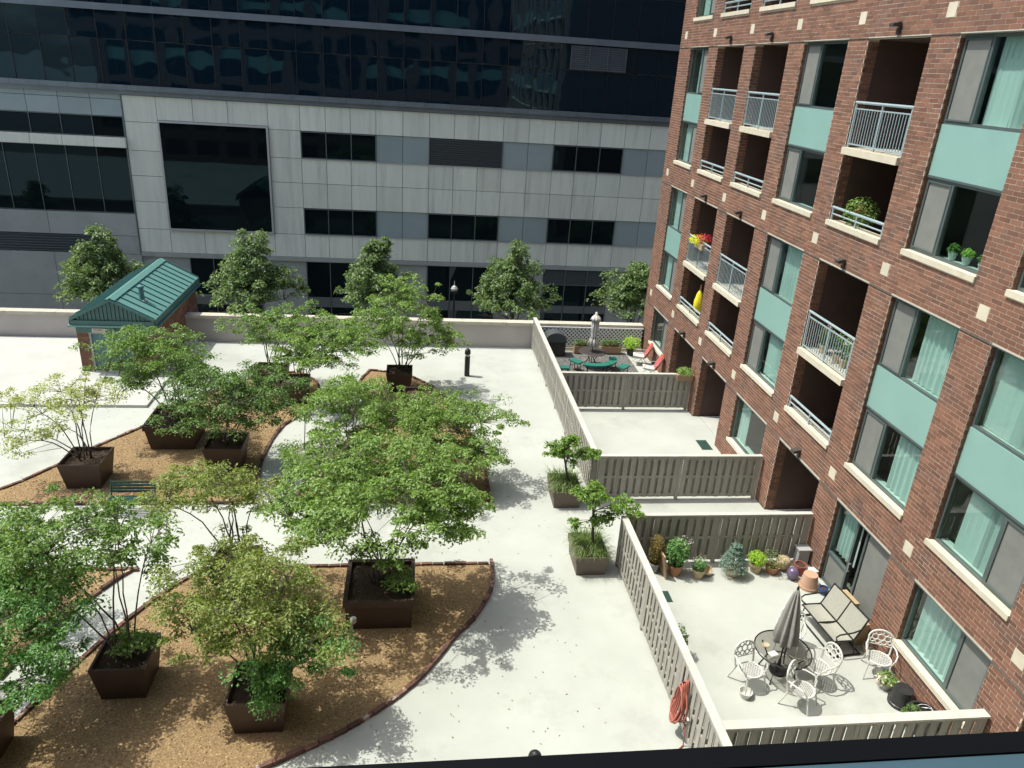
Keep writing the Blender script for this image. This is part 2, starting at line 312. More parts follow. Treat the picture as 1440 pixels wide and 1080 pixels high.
def smooth_poly(pts, n=6):
    out = []; k = len(pts)
    for i in range(k-1):
        p0 = pts[max(0, i-1)]; p1 = pts[i]; p2 = pts[i+1]; p3 = pts[min(k-1, i+2)]
        for j in range(n):
            t = j/n
            out.append(tuple(0.5*((2*p1[a]) + (-p0[a]+p2[a])*t + (2*p0[a]-5*p1[a]+4*p2[a]-p3[a])*t*t + (-p0[a]+3*p1[a]-3*p2[a]+p3[a])*t**3) for a in (0, 1)))
    out.append(pts[-1]); return out
edge_meshes = [bx(-L/2, L/2, -0.045, 0.045, 0, hh) for L, hh in ((0.29, 0.10), (0.285, 0.09), (0.30, 0.11))]
EM = []
for b in edge_meshes:
    me = bpy.data.meshes.new('edging_brick'); me.from_pydata(b.v, [], b.f); me.materials.append(m_edge); EM.append(me)
m_stone = mat('loose_stone', (0.34, 0.24, 0.12), (0.20, 0.135, 0.07), rough=0.95, scale=9, rnd=0.4)
def scatter_stones(poly):
    P = np.array(poly); lo = np.maximum(P.min(0), (-13, 9.8)); hi = P.max(0); area = (hi-lo).prod(); n = int(area*130)
    q = rng.uniform(lo, hi, (n, 2)); ins = np.zeros(n, bool); m_ = len(P)
    for i in range(m_):
        a, b = P[i], P[(i+1) % m_]; c = (a[1] > q[:, 1]) != (b[1] > q[:, 1])
        ins ^= c & (q[:, 0] < (b[0]-a[0])*(q[:, 1]-a[1])/(b[1]-a[1]+1e-12)+a[0])
    q = q[ins]; mb = MB()
    for x, y in q:
        r = random.uniform(.012, .03); a = random.uniform(0, 6.3)
        mb.add([(x+r*math.cos(a+k*2.1)*random.uniform(.7, 1.2), y+r*math.sin(a+k*2.1)*random.uniform(.7, 1.2), .032) for k in range(3)]+[(x+r*.2, y, .035+r*random.uniform(.5, 1.0))], [(0,1,3),(1,2,3),(2,0,3)])
    tag(mb.build('loose_gravel', m_stone), 'loose tan stones scattered over the gravel bed', 'gravel', kind='stuff')
def bed(name, segs, label):
    """segs: list of polylines that chain into the outline of a gravel bed"""
    poly = []
    for sgm in segs: poly += sgm[:-1]
    g = MB(); n = len(poly)
    g.add([(x, y, 0.035) for x, y in poly], [tuple(range(n))]); o = struct('gravel_bed', g, m_gravel)
    scatter_stones(poly)
    e = thing('brick_edging', label, 'edging', (poly[0][0], poly[0][1], 0))
    acc = 0.0
    for i in range(n):
        a = Vector(poly[i]); b = Vector(poly[(i+1) % n]); L = (b-a).length
        if L < 1e-6: continue
        while acc < L:
            p = a + (b-a)*(acc/L)
            if p.x > -16 and p.y > 9:
                k = link('brick', random.choice(EM), e); k.location = (p.x-e.location.x, p.y-e.location.y, random.uniform(-0.02, 0.005))
                k.rotation_euler = (random.uniform(-.05, .05), random.uniform(-.03, .03), math.atan2(b.y-a.y, b.x-a.x)+random.uniform(-.07, .07))
            acc += 0.305
        acc -= L
    return o
bed('lower', [smooth_poly([(2.12,16.85),(2.02,15.8),(1.5,14.7),(1.0,14.05),(0.33,13.0),(-0.28,12.3),(-1.12,11.6),(-2.05,11.03),(-3.2,10.5),(-4.8,10.0),(-7.0,9.6)]),
              [(-7.0,9.6),(-8.2,9.6)], smooth_poly([(-8.2,9.6),(-8.0,11.2),(-7.63,12.3),(-6.95,14.2),(-6.35,15.45),(-5.85,16.25),(-5.3,16.85)]), [(-5.3,16.85),(2.12,16.85)]], 'low brick edging round the gravel bed with the two front planters')
bed('left', [[(-7.15,16.87),(-16,16.87)], [(-16,16.87),(-16,9.6)], [(-16,9.6),(-9.4,9.6)], smooth_poly([(-9.4,9.6),(-8.95,11.5),(-8.5,13.6),(-8.08,15.0),(-7.55,16.2),(-7.15,16.87)])], 'low brick edging of the gravel bed beyond the narrow curved path')
bed('upper_left', [smooth_poly([(-13.6,20.05),(-12.2,20.86),(-11.22,22.3),(-10.38,23.8),(-9.45,25.2),(-8.6,26.9),(-7.6,28.6),(-6.3,30.0),(-4.9,30.4)]), smooth_poly([(-4.9,30.4),(-4.0,29.2),(-3.75,27.6),(-4.1,26.4),(-4.75,25.2),(-5.0,23.2),(-4.9,21.2),(-4.8,20.06)]), [(-4.8,20.06),(-13.6,20.05)]], 'low brick edging of the gravel bed beside the stair house')
bed('upper_right', [[(-3.65,20.06),(2.36,20.03)], smooth_poly([(2.36,20.03),(2.3,22.8),(1.75,26.0),(0.9,28.6),(-0.4,30.2),(-1.97,30.7)]), smooth_poly([(-1.97,30.7),(-2.3,29.3),(-2.0,27.8),(-1.05,26.5),(-1.75,25.5),(-2.72,23.1),(-3.35,21.3),(-3.65,20.06)])], 'low brick edging of the gravel bed beside the bollard walk')

# parapet along the street
pw = thing('parapet_wall', 'long grey rendered parapet wall with stone coping along the street', 'wall', (-20, 34.2, 0))
bx(-60, -13.5, 34.06, 34.34, 0, 1.13).build('wall', m_parapet, pw, loc=neg(pw)); bx(-10.42, 11.06, 34.06, 34.34, 0, 1.13).build('wall', m_parapet, pw, loc=neg(pw))
for x0, x1 in ((-60, -13.55), (-10.40, 11.05)):
    x = x0
    while x < x1-0.05:
        e = min(x+2.1, x1); MB().box(x, e-0.012, 33.98, 34.42, 1.132, 1.28).build('coping_stone', m_coping, pw, loc=neg(pw)); x = e

# ------------------------------------------------------------------ brick apartment building (facade on the plane x = XF)
RDB = dict(B=1.35, C=1.4, E=2.1, I=2.1); XF = 11.1; CH = 0.09963; BL = 0.305
ROOT = thing('apartment_building', 'red brick apartment building with teal spandrel panels and recessed balconies', 'building', (XF, 17, 0)); RN = neg(ROOT)
BAYS = dict(A=(30.84,33.0), B=(27.35,29.9), C=(23.92,26.42), D=(20.45,22.93), E=(16.98,19.5), F=(13.55,16.0), G=(10.13,12.6), H=(6.65,9.12), I=(3.2,5.66))
KIND = dict(A='w', B='b', C='b', D='w', E='b', F='w', G='w', H='w', I='b')
ZS = [3.51+5.593*k for k in range(4)]; ZL = [2.525]+[8.12+5.593*k for k in range(4)]
GSILL = dict(A=0.75, D=0.72, G=0.76, I=0.7)
YB0, YB1 = 0.47, 34.4
ops = []
for b, (y0, y1) in BAYS.items():
    for k in range(4): ops.append((y0, y1, ZS[k], ZL[k+1]))
    ops.append((y0, y1, GSILL.get(b, 0.0), 2.525))
ZTOP = 26.5
ys = sorted({YB0, YB1} | {v for o in ops for v in o[:2]}); zs = sorted({0.0, ZTOP} | {v for o in ops for v in o[2:]})
wall = MB()
for i in range(len(ys)-1):
    for j in range(len(zs)-1):
        yc, zc = (ys[i]+ys[i+1])/2, (zs[j]+zs[j+1])/2
        if not any(o[0] < yc < o[1] and o[2] < zc < o[3] for o in ops): wall.box(XF+0.006, XF+0.30, ys[i], ys[i+1], zs[j], zs[j+1])
WALL = wall.build('wall', m_mortar, ROOT, loc=RN)
ZBR = 20.6
bx(XF-0.001, XF+0.005, YB0, YB1, ZBR+0.01, ZTOP).build('upper_wall', m_bricktex, ROOT, loc=RN)
bricks = []          # (x0,x1,y0,y1,z0,z1,full)
stones = []
PIERS = [33.75, 30.37, 26.88, 23.42, 19.97, 16.49, 13.07, 9.62, 6.15, 2.7]
for py in PIERS:
    for k in range(4): stones.append((py-0.15, py+0.15, ZL[k]+0.36, ZL[k]+0.66))
stones = [(a, b, round(c/CH)*CH+0.004, round(c/CH)*CH+CH*3-0.006) for a, b, c, d in stones]
def course(u0, u1, row, cuts):
    z = (row+0.5)*CH; iv = [(u0, u1)]
    for a, b in cuts:
        nv = []
        for p, q in iv:
            if b <= p or a >= q: nv.append((p, q)); continue
            if a > p: nv.append((p, a))
            if b < q: nv.append((b, q))
        iv = nv
    off = (row % 2)*BL/2; out = []
    for p, q in iv:
        k = math.floor((p-off)/BL)
        while True:
            a, b = max(p, off+k*BL), min(q, off+(k+1)*BL)
            if a >= q: break
            if b-a > 0.035: out.append((a+0.0072, b-0.0072, b-a > BL-0.002))
            k += 1
    return out
for row in range(int(ZBR/CH)):
    z0, z1 = row*CH+0.0072, (row+1)*CH-0.0072; zc = (z0+z1)/2
    cuts = [(o[0], o[1]) for o in ops if o[2]-0.02 < zc < o[3]+0.02] + [(s_[0]-0.004, s_[1]+0.004) for s_ in stones if s_[2] < zc < s_[3]]
    for a, b, full in course(YB0, YB1, row, cuts): bricks.append((XF, XF+0.05, a, b, z0, z1, full))
# reveals: far jamb of every opening (facing -y), deep ones at the balconies
def jamb(yj, z0, z1, depth):
    for row in range(math.ceil(z0/CH), int(z1/CH)):
        for a, b, full in course(XF+0.002, XF+depth, row, []): bricks.append((a, b, yj-0.012, yj+0.03, row*CH+0.005, (row+1)*CH-0.005, False))
for b, (y0, y1) in BAYS.items():
    deep = KIND[b] == 'b'
    for k in range(3): jamb(y1, ZS[k], ZL[k+1], RDB[b] if deep else 0.16)
    jamb(y1, GSILL.get(b, 0.0), 2.525, RDB[b] if b in 'BCE' else 0.16)
big = []
for i, q in enumerate(bricks):
    if q[6]:
        px, py, d = proj((q[0], (q[2]+q[3])/2, (q[4]+q[5])/2))
        if 0 < px < 1440 and 0 < py < 1030: big.append((d, i))
big.sort(); top = {i for _, i in big[:300]}
me = bpy.data.meshes.new('brick'); b0 = bx(0, 0.05, -BL/2+0.0072, BL/2-0.0072, -CH/2+0.0072, CH/2-0.0072); me.from_pydata(b0.v, [], b0.f); me.materials.append(m_brick)
rest = MB()
for i, q in enumerate(bricks):
    if i in top:
        o = link('brick', me, WALL); o.location = (q[0], (q[2]+q[3])/2, (q[4]+q[5])/2)
    else:
        x0, x1, y0, y1, z0, z1 = q[:6]
        dx = random.uniform(-0.002, 0.002); x0 += dx
        rest.box(x0, x1, y0, y1, z0, z1)
tag(rest.build('brickwork', m_brick, WALL), kind='stuff')
for a, b, c, d in stones: bx(XF-0.006, XF+0.05, a, b, c, d).build('accent_stone', m_cream, ROOT, loc=RN)
for k in range(4):       # shelf angle over every storey pair
    bx(XF-0.016, XF+0.03, YB0, YB1, ZL[k]-0.004, ZL[k]+0.012).build('shelf_angle', m_frame, ROOT, loc=RN)
# body behind the facade
body = MB().box(XF+3.6, XF+15, YB0, YB1, 0, ZTOP-0.3).box(XF+0.3, XF+3.6, YB1-0.3, YB1, 0, ZTOP-0.31).box(XF, XF+15, YB0, YB1+0.0, ZTOP+0.001, ZTOP+0.4)
body.build('body', m_bricktex, ROOT, loc=RN)

def curtain(y0, y1, z0, z1, x, parent, style):
    mb = MB()
    if style == 'blind':      # vertical louvre blind, slats at an angle
        y = y0
        while y < y1:
            a = random.uniform(0.5, 0.9) if y < y0+(y1-y0)*0.45 else random.uniform(0.1, 0.45)
            M = Matrix.Translation((x, y, (z0+z1)/2)) @ Matrix.Rotation(a, 4, 'Z') @ Matrix.Rotation(random.uniform(-.03, .03), 4, 'X')
            mb.mbox(M, 0.006, 0.10, z1-z0); y += 0.088
    else:
        n = int((y1-y0)/0.025)+2; vs = []; ph = random.uniform(0, 6); amp = 0.035
        for i in range(n):
            y = y0+(y1-y0)*i/(n-1); xx = x+amp*math.sin(y*34+ph+1.5*math.sin(y*5+ph))
            vs += [(xx, y, z0), (xx*0.7+x*0.3, y, z1)]
        mb.add(vs, [(2*i, 2*i+2, 2*i+3, 2*i+1) for i in range(n-1)])
    return mb.build('curtain', m_curtain, parent)
def window(y0, y1, z0, z1, scr, cur, name='window'):
    """scr: 'far' / 'near' / None side of the insect screen; cur: list of (style, from, to, zlow fraction) along y"""
    x = XF+0.12; t = 0.06
    f = MB().box(x, x+0.08, y0, y1, z0, z0+t).box(x, x+0.08, y0, y1, z1-t, z1).box(x, x+0.08, y0, y0+t, z0+t, z1-t).box(x, x+0.08, y1-t, y1, z0+t, z1-t)
    g0, g1 = y0+t, y1-t
    if scr:
        ym = y1-(y1-y0)*0.37 if scr == 'far' else y0+(y1-y0)*0.37
        f.box(x-0.012, x+0.09, ym-0.035, ym+0.035, z0+t, z1-t)
        if scr == 'far': s0, s1 = ym+0.035, y1-t; g1 = ym-0.035
        else: s0, s1 = y0+t, ym-0.035; g0 = ym+0.035
    w_ = f.build(name, m_frame, ROOT, loc=RN)
    if scr:
        sc = bx(x+0.012, x+0.03, s0+0.04, s1-0.04, z0+t+0.04, z1-t-0.04).build('insect_screen', m_screen, w_)
        e = MB()
        for a in ((s0+0.006, s1-0.006, z0+t+0.006, z0+t+0.038), (s0+0.006, s1-0.006, z1-t-0.038, z1-t-0.006)): e.box(x-0.022, x+0.04, *a)
        for a in ((s0+0.006, s0+0.038), (s1-0.038, s1-0.006)): e.box(x-0.020, x+0.04, *a, z0+t+0.039, z1-t-0.039)
        e.build('screen_frame', m_frame, w_)
    MB().add([(x+.04,g0,z0+t),(x+.04,g1,z0+t),(x+.04,g1,z1-t),(x+.04,g0,z1-t)], [(0,3,2,1)]).build('pane', m_glass, w_)
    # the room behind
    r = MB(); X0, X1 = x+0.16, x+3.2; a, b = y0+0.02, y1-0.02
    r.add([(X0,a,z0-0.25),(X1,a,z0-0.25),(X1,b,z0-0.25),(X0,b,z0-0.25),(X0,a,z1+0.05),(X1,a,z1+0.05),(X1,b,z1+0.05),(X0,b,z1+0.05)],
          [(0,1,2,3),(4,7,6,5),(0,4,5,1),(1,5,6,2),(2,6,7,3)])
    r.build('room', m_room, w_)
    bx(x+0.09, x+0.30, y0+0.03, y1-0.03, z0-0.03, z0+0.035).build('inner_sill', m_white, w_)
    for st, a, b, zl in cur:
        curtain(y0+t+(y1-y0-2*t)*a, y0+t+(y1-y0-2*t)*b, z0+0.05+(z1-z0)*zl, z1-0.05, x+0.20, w_, st)
    return w_
CUR = {('A',0):[('c',.35,.98,0)], ('A',1):[('c',.55,.98,0)], ('D',0):[('blind',0.02,.62,.03)], ('D',1):[('c',.0,.62,.0)], ('F',0):[('c',.0,.50,.0)], ('F',1):[('c',0.0,.16,0),('c',.17,.58,.0)],
       ('D',2):[], ('D',3):[], ('F',2):[('c',.0,.1,0)], ('F',3):[('blind',0.02,.6,.0),('c',.02,.6,.72)], ('G',0):[('blind',.38,.86,.0)], ('G',1):[('blind',.38,.99,.0)], ('A',2):[('c',.6,.95,0)], ('A',3):[('c',.5,.7,0)], ('G',2):[('c',.3,.9,.3)], ('G',3):[('c',.1,.9,0)]}
SCR = dict(A='near', D='far', F='far', G='near', H='far')
for b, (y0, y1) in BAYS.items():
    if KIND[b] != 'w': continue
    for k in range(4):
        z = ZS[k]
        window(y0+0.013, y1-0.013, z+0.13, z+1.74, SCR[b], CUR.get((b, 2*k), [('c', .3, .95, 0)]))
        window(y0+0.013, y1-0.013, z+2.86, z+4.60, SCR[b] if b != 'G' else 'near', CUR.get((b, 2*k+1), [('c', .05, .6, 0)]))
        bx(XF+0.10, XF+0.16, y0+0.014, y1-0.014, z+1.745, z+2.855).build('spandrel_panel', m_spandrel, ROOT, loc=RN)
        bx(XF+0.085, XF+0.165, y0+0.013, y1-0.013, z+1.742, z+1.79).build('spandrel_trim', m_frame, ROOT, loc=RN)
        bx(XF-0.05, XF+0.125, y0-0.03, y1+0.03, z+0.0, z+0.125).build('sill', m_cream, ROOT, loc=RN)
window(BAYS['A'][0]+.013, BAYS['A'][1]-.013, 0.87, 2.51, 'near', []); window(BAYS['D'][0]+.013, BAYS['D'][1]-.013, 0.84, 2.51, None, [('c', .70, .98, 0)])
window(BAYS['G'][0]+.013, BAYS['G'][1]-.013, 0.88, 2.51, 'near', [('c', .38, .97, 0)]); window(BAYS['H'][0]+.013, BAYS['H'][1]-.013, 0.05, 2.51, 'far', [('c', .1, .6, 0)])
for b in 'ADG': bx(XF-0.05, XF+0.125, BAYS[b][0]-0.03, BAYS[b][1]+0.03, GSILL[b], GSILL[b]+0.115).build('sill', m_cream, ROOT, loc=RN)
bx(XF-0.10, XF-0.003, 9.9, 16.6, 0.0, 0.10).build('base_kerb', m_pad, ROOT, loc=RN)

def railing(y0, y1, z, h, parent, bal=True):
    r = MB(); x = XF+0.05
    r.tube([(x, y0+0.02, z+h), (x, y1-0.02, z+h)], 0.036, 8)
    if bal:
        for zz in (z+h-0.15, z+0.09): r.box(x-0.014, x+0.014, y0+0.02, y1-0.02, zz-0.016, zz+0.016)
        n = int((y1-y0)/0.115)
        for i in range(1, n): y = y0+(y1-y0)*i/n; r.box(x-0.009, x+0.009, y-0.009, y+0.009, z+0.10, z+h-0.155)
    else: r.tube([(x, y0+0.02, z+h*0.5), (x, y1-0.02, z+h*0.5)], 0.022, 6)
    for y in (y0+0.06, (y0+y1)/2, y1-0.06): r.box(x-0.02, x+0.02, y-0.02, y+0.02, z, z+h-0.02)
    return r.build('railing', m_rail, parent)
def recess(y0, y1, z0, z1, bay):
    d = XF+RDB[bay]
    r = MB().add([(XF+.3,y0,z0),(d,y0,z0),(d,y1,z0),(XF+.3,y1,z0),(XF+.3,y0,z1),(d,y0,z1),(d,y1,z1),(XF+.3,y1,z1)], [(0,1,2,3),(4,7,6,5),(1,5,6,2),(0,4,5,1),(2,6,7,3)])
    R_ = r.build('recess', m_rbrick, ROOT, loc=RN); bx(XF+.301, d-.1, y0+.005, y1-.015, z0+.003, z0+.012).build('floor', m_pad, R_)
    if bay == 'C': bx(d-.03, d-.004, y0+.02, y0+(y1-y0)*.38, z0+.01, z1-.01).build('stucco_wall', m_recess, R_)
    if bay == 'B': bx(d-.03, d-.004, y0+.02, y1-.02, z0+.01, z1-.01).build('stucco_wall', m_screen, R_)
    a, b = (y0+(y1-y0)*0.42, y1-0.12) if bay != 'E' else (y0+.15, y1-.9)
    f = MB()
    for q in (a, (a+b)/2-0.03, b-0.06): f.box(d-0.09, d-0.035, q, q+0.06, z0+0.02, z0+2.15)
    f.box(d-0.09, d-0.035, a, b, z0+2.15, z0+2.22); D_ = f.build('balcony_door', m_frame, R_)
    bx(d-0.065, d-0.055, a+0.06, b-0.06, z0+0.02, z0+2.15).build('pane', m_dglass, D_)
    return R_
for b, (y0, y1) in BAYS.items():
    if KIND[b] != 'b': continue
    for k in range(4):
        z = ZS[k]
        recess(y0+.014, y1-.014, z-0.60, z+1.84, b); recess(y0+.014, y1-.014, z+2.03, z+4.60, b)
        s1 = bx(XF-0.06, XF+0.32, y0-0.03, y1+0.03, z-0.0, z+0.13).build('balcony_sill', m_cream, ROOT, loc=RN); railing(y0, y1, z+0.13, 0.34, s1, False)
        s2 = bx(XF-0.08, XF+RDB[b]-.01, y0+0.015, y1-0.015, z+1.85, z+2.025).build('balcony_slab', m_cream, ROOT, loc=RN); railing(y0, y1, z+2.025, 1.1, s2, True)
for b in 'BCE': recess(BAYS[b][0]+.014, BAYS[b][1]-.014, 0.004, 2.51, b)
gd = bx(XF+RDB['E']-.10, XF+RDB['E']-.04, 17.3, 18.3, 0.01, 2.15).build('alcove_door', m_frame, ROOT, loc=RN)
# wall lamps over the balcony and alcove openings
for b in 'BCEI':
    y = sum(BAYS[b])/2
    for k in range(3):
        z = ZL[k]+0.06
        if b == 'I' and k == 0: continue
        L_ = MB().box(XF-0.05, XF-0.004, y-0.06, y+0.06, z, z+0.24).add([(XF-0.05,y-0.10,z+0.17),(XF-0.05,y+0.10,z+0.17),(XF-0.05,y+0.10,z+0.27),(XF-0.05,y-0.10,z+0.27),(XF-0.24,y-0.09,z+0.15),(XF-0.24,y+0.09,z+0.15),(XF-0.24,y+0.09,z+0.22),(XF-0.24,y-0.09,z+0.22)],
            [(0,3,2,1),(4,5,6,7),(0,1,5,4),(1,2,6,5),(2,3,7,6),(3,0,4,7)]).build('wall_lamp', m_lampbox, ROOT, loc=RN)
        bx(XF-0.22, XF-0.07, y-0.07, y+0.07, z+0.13, z+0.149).build('lens', m_lens, L_)
# patio door of bay F: fixed glass with lower panel, open leaf, sliding screen
y0, y1 = BAYS['F']; x = XF+0.12
fr = MB().box(x, x+.09, y0+.013, y0+.07, 0.02, 2.51).box(x, x+.09, y1-.07, y1-.013, 0.02, 2.51).box(x, x+.09, y0+.07, y1-.07, 2.44, 2.51).box(x, x+.09, y0+.07, y1-.07, 0.02, 0.09)
fr.box(x-.01, x+.10, y1-1.0, y1-.92, 0.09, 2.44).box(x-.012, x+.09, y1-.92, y1-.07, 0.88, 0.96).box(x-.02, x+.10, y0+1.02, y0+1.09, 0.09, 2.44)
PD = fr.build('patio_door', m_frame, ROOT, loc=RN)
MB().add([(x+.035,y1-.92,.96),(x+.035,y1-.07,.96),(x+.035,y1-.07,2.44),(x+.035,y1-.92,2.44)], [(0,3,2,1)]).build('pane', m_glass, PD); bx(x+.02, x+.045, y1-.90, y1-.09, 0.11, 0.86).build('lower_panel', m_screen, PD)
bx(x+.015, x+.03, y0+.09, y0+1.0, 0.11, 2.42).build('sliding_screen', m_screen, PD)
MB().tube([(x-.05, y1-1.06, 1.0), (x-.05, y1-1.06, 1.25)], 0.012).box(x-.06, x+.0, y1-1.075, y1-1.045, 1.0, 1.02).box(x-.06, x, y1-1.075, y1-1.045, 1.23, 1.25).build('handle', m_alu, PD)
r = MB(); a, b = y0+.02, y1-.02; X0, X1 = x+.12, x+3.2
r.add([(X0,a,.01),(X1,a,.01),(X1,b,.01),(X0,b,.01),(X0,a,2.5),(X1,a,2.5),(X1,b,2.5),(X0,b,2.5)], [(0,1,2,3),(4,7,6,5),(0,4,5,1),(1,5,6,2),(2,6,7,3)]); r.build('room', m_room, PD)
curtain(y1-.9, y1-.1, .98, 2.42, x+.2, PD, 'c')

# ------------------------------------------------------------------ rear wing: the wing whose window the view is taken from
RW = thing('rear_wing', 'brick wing of the apartment building behind the window in the foreground', 'building', (-10, 0.3, 0)); WN = neg(RW)
wx = [-1.35+3.46*i for i in range(-10, 4)]          # left edges of the bays
rops = []
for x0 in wx:
    for k in range(4): rops.append((x0, x0+2.5, ZS[k], ZL[k+1]))
    rops.append((x0, x0+2.5, 0.75, 2.525))
xs_ = sorted({-37.0, XF+0.3} | {v for o in rops for v in o[:2]}); zs_ = sorted({0.0, ZTOP} | {v for o in rops for v in o[2:]})
wm = MB()
for i in range(len(xs_)-1):
    for j in range(len(zs_)-1):
        xc, zc = (xs_[i]+xs_[i+1])/2, (zs_[j]+zs_[j+1])/2
        if not any(o[0] < xc < o[1] and o[2] < zc < o[3] for o in rops): wm.box(xs_[i], xs_[i+1], 0.19, 0.45, zs_[j], zs_[j+1])
wm.build('wall', m_bricktex, RW, loc=WN)
MB().box(-37, XF+15, -14, -3.2, 0, ZTOP-.3).box(-37, -36.7, -3.2, 0.188, 0, ZTOP-.31).box(-37, XF+15, -14, 0.45, ZTOP+.002, ZTOP+.4).build('body', m_bricktex, RW, loc=WN)
wmesh = None; smesh = None
for x0 in wx:
    for k in range(4):
        for q, (za, zb) in enumerate(((0.0, 1.74), (2.86, 4.61))):
            if abs(x0+1.35) < 0.01 and k == 1 and q == 1: continue          # the open window with the camera in it
            if wmesh is None:
                f = MB().box(0,2.5,0,.06,0,.06).box(0,2.5,0,.06,1.68,1.74).box(0,.06,0,.06,.06,1.68).box(2.44,2.5,0,.06,.06,1.68).box(.9,.96,0,.06,.06,1.68)
                o = f.build('window', m_frame, RW); wmesh = o.data; p = bx(.06,2.44,.02,.03,.06,1.68).build('pane', m_dglass, o); pmesh = p.data
            else: o = link('window', wmesh, RW); p = link('pane', pmesh, o)
            o.location = (x0+10, 0.24-0.3, ZS[k]+za)
        if random.random() < .45: continue
        if smesh is None: o = bx(0,2.5,0,.06,1.745,2.855).build('spandrel_panel', m_spandrel, RW); smesh = o.data
        else: o = link('spandrel_panel', smesh, RW)
        o.location = (x0+10, 0.24-0.3, ZS[k])
# bottom rail of the window in front of the camera
SW = thing('window_sash', 'dark bottom rail and blue-grey sill of the open foreground window', 'window', (0, 0.34, 12.0)); SN = neg(SW)
bx(-1.34, 1.14, 0.3355, 0.352, 12.02, 12.087).build('bottom_rail', m_gasket, SW, loc=SN)
bx(-1.34, 1.14, 0.305, 0.335, 12.02, 12.0855).build('sill_strip', m_sashblue, SW, loc=SN)
bx(-1.34, 1.14, 0.24, 0.304, 12.0, 12.06).build('inner_rail', m_gasket, SW, loc=SN)
for xx in (-1.34, 1.08): bx(xx, xx+.06, 0.30, 0.352, 12.088, 13.70).build('stile', m_gasket, SW, loc=SN)

# ------------------------------------------------------------------ office building across the street (facade y = YO)
YO = 48.0
OB = thing('office_building', 'grey precast concrete office building with dark ribbon windows and glass tower above', 'building', (0, YO, -5.6)); ON = neg(OB)
def panel(x0, x1, z0, z1, m, name='concrete_panel', d=0.0, t=0.12, g=0.013):
    return bx(x0+g, x1-g, YO-d, YO-d+t, z0+g, z1-g).build(name, m, OB, loc=ON)
def glazed(x0, x1, z0, z1, n, name='window', fm=None, trans=None, d=-0.06, fr=0.05):
    fm = fm or m_mull; f = MB(); ya, yb = YO-d-0.06, YO-d+0.06
    f.box(x0, x1, ya, yb, z0, z0+fr).box(x0, x1, ya, yb, z1-fr, z1)
    e = [x0+(x1-x0)*i/n for i in range(n+1)]
    for i, q in enumerate(e):
        a, b = (q, q+fr) if i == 0 else ((q-fr, q) if i == n else (q-fr/2, q+fr/2)); f.box(a, b, ya, yb, z0+fr, z1-fr)
    if trans: 
        for i in range(n): f.box(e[i]+fr, e[i+1]-fr, ya, yb, trans[0], trans[1])
    W_ = f.build(name, fm, OB, loc=ON)
    rows = [(z0+fr, z1-fr)] if not trans else [(z0+fr, trans[0]), (trans[1], z1-fr)]
    for i in range(n):
        for a, b in rows:
            xa, xb = e[i]+fr/2, e[i+1]-fr/2; tl = random.uniform(-.006, .006); t2 = random.uniform(-.004, .004)
            MB().add([(xa, YO-d-tl, a), (xb, YO-d+tl, a+0), (xb, YO-d+tl+t2, b), (xa, YO-d-tl+t2, b)], [(0,1,2,3)]).build('pane', m_dglass, W_)
    return W_
def louver(x0, x1, z0, z1, m=None, pitch=0.13, d=-0.05, nv=1):
    f = MB(); m = m or m_louv
    f.box(x0, x1, YO-d+.05, YO-d+.07, z0, z1)
    z = z0+0.04
    while z < z1-0.04:
        f.add([(x0,YO-d+.04,z+.05),(x1,YO-d+.04,z+.05),(x1,YO-d-.05,z),(x0,YO-d-.05,z),(x0,YO-d+.04,z+.065),(x1,YO-d+.04,z+.065),(x1,YO-d-.05,z+.015),(x0,YO-d-.05,z+.015)],
              [(0,3,2,1),(4,5,6,7),(0,1,5,4),(1,2,6,5),(2,3,7,6),(3,0,4,7)]); z += pitch
    o = f.build('louver', m, OB, loc=ON)
    e = MB()
    for i in range(nv+1):
        q = x0+(x1-x0)*i/nv; e.box(q-.025, q+.025, YO-d-.07, YO-d+.049, z0, z1)
    e.build('louver_frame', m_mull, o); return o
# solid body behind everything
MB().box(-60, 60, YO+0.30, YO+30, -5.6, 33.7).build('body', m_gconc, OB, loc=ON)
MB().box(-60, 60, YO+0.125, YO+0.299, -5.6, 10.25).build('backing', m_louv, OB, loc=ON)
RZ = [9.72, 8.28, 6.69, 5.25, 3.75, 2.11, 0.675]
XS = [-16.83, -15.0, -13.0, -11.05, -8.8, -6.97, -5.5, -4.05, -2.54, -0.95, 0.65, 2.15, 3.63, 5.13, 6.72, 8.3, 9.75, 11.2, 12.75, 14.35, 15.95]
while XS[-1] < 44: XS += [XS[-1]+1.49, XS[-1]+2.98, XS[-1]+4.45, XS[-1]+6.05, XS[-1]+7.65]
for i in range(len(XS)-1):
    x0, x1 = XS[i], XS[i+1]
    if -15.01 < x0 < -8.85: panel(x0, x1, 8.44, 9.72, m_cpanel); panel(x0, x1, 0.675, 2.10, m_cpanel); continue
    for j in range(6):
        if j in (1, 4) and x0 > -7: continue
        panel(x0, x1, RZ[j+1], RZ[j], m_cpanel)
# big dark window with pale frame
glazed(-15.0, -8.8, 2.10, 8.44, 1, 'picture_window', m_alu, d=0.10, fr=0.11)
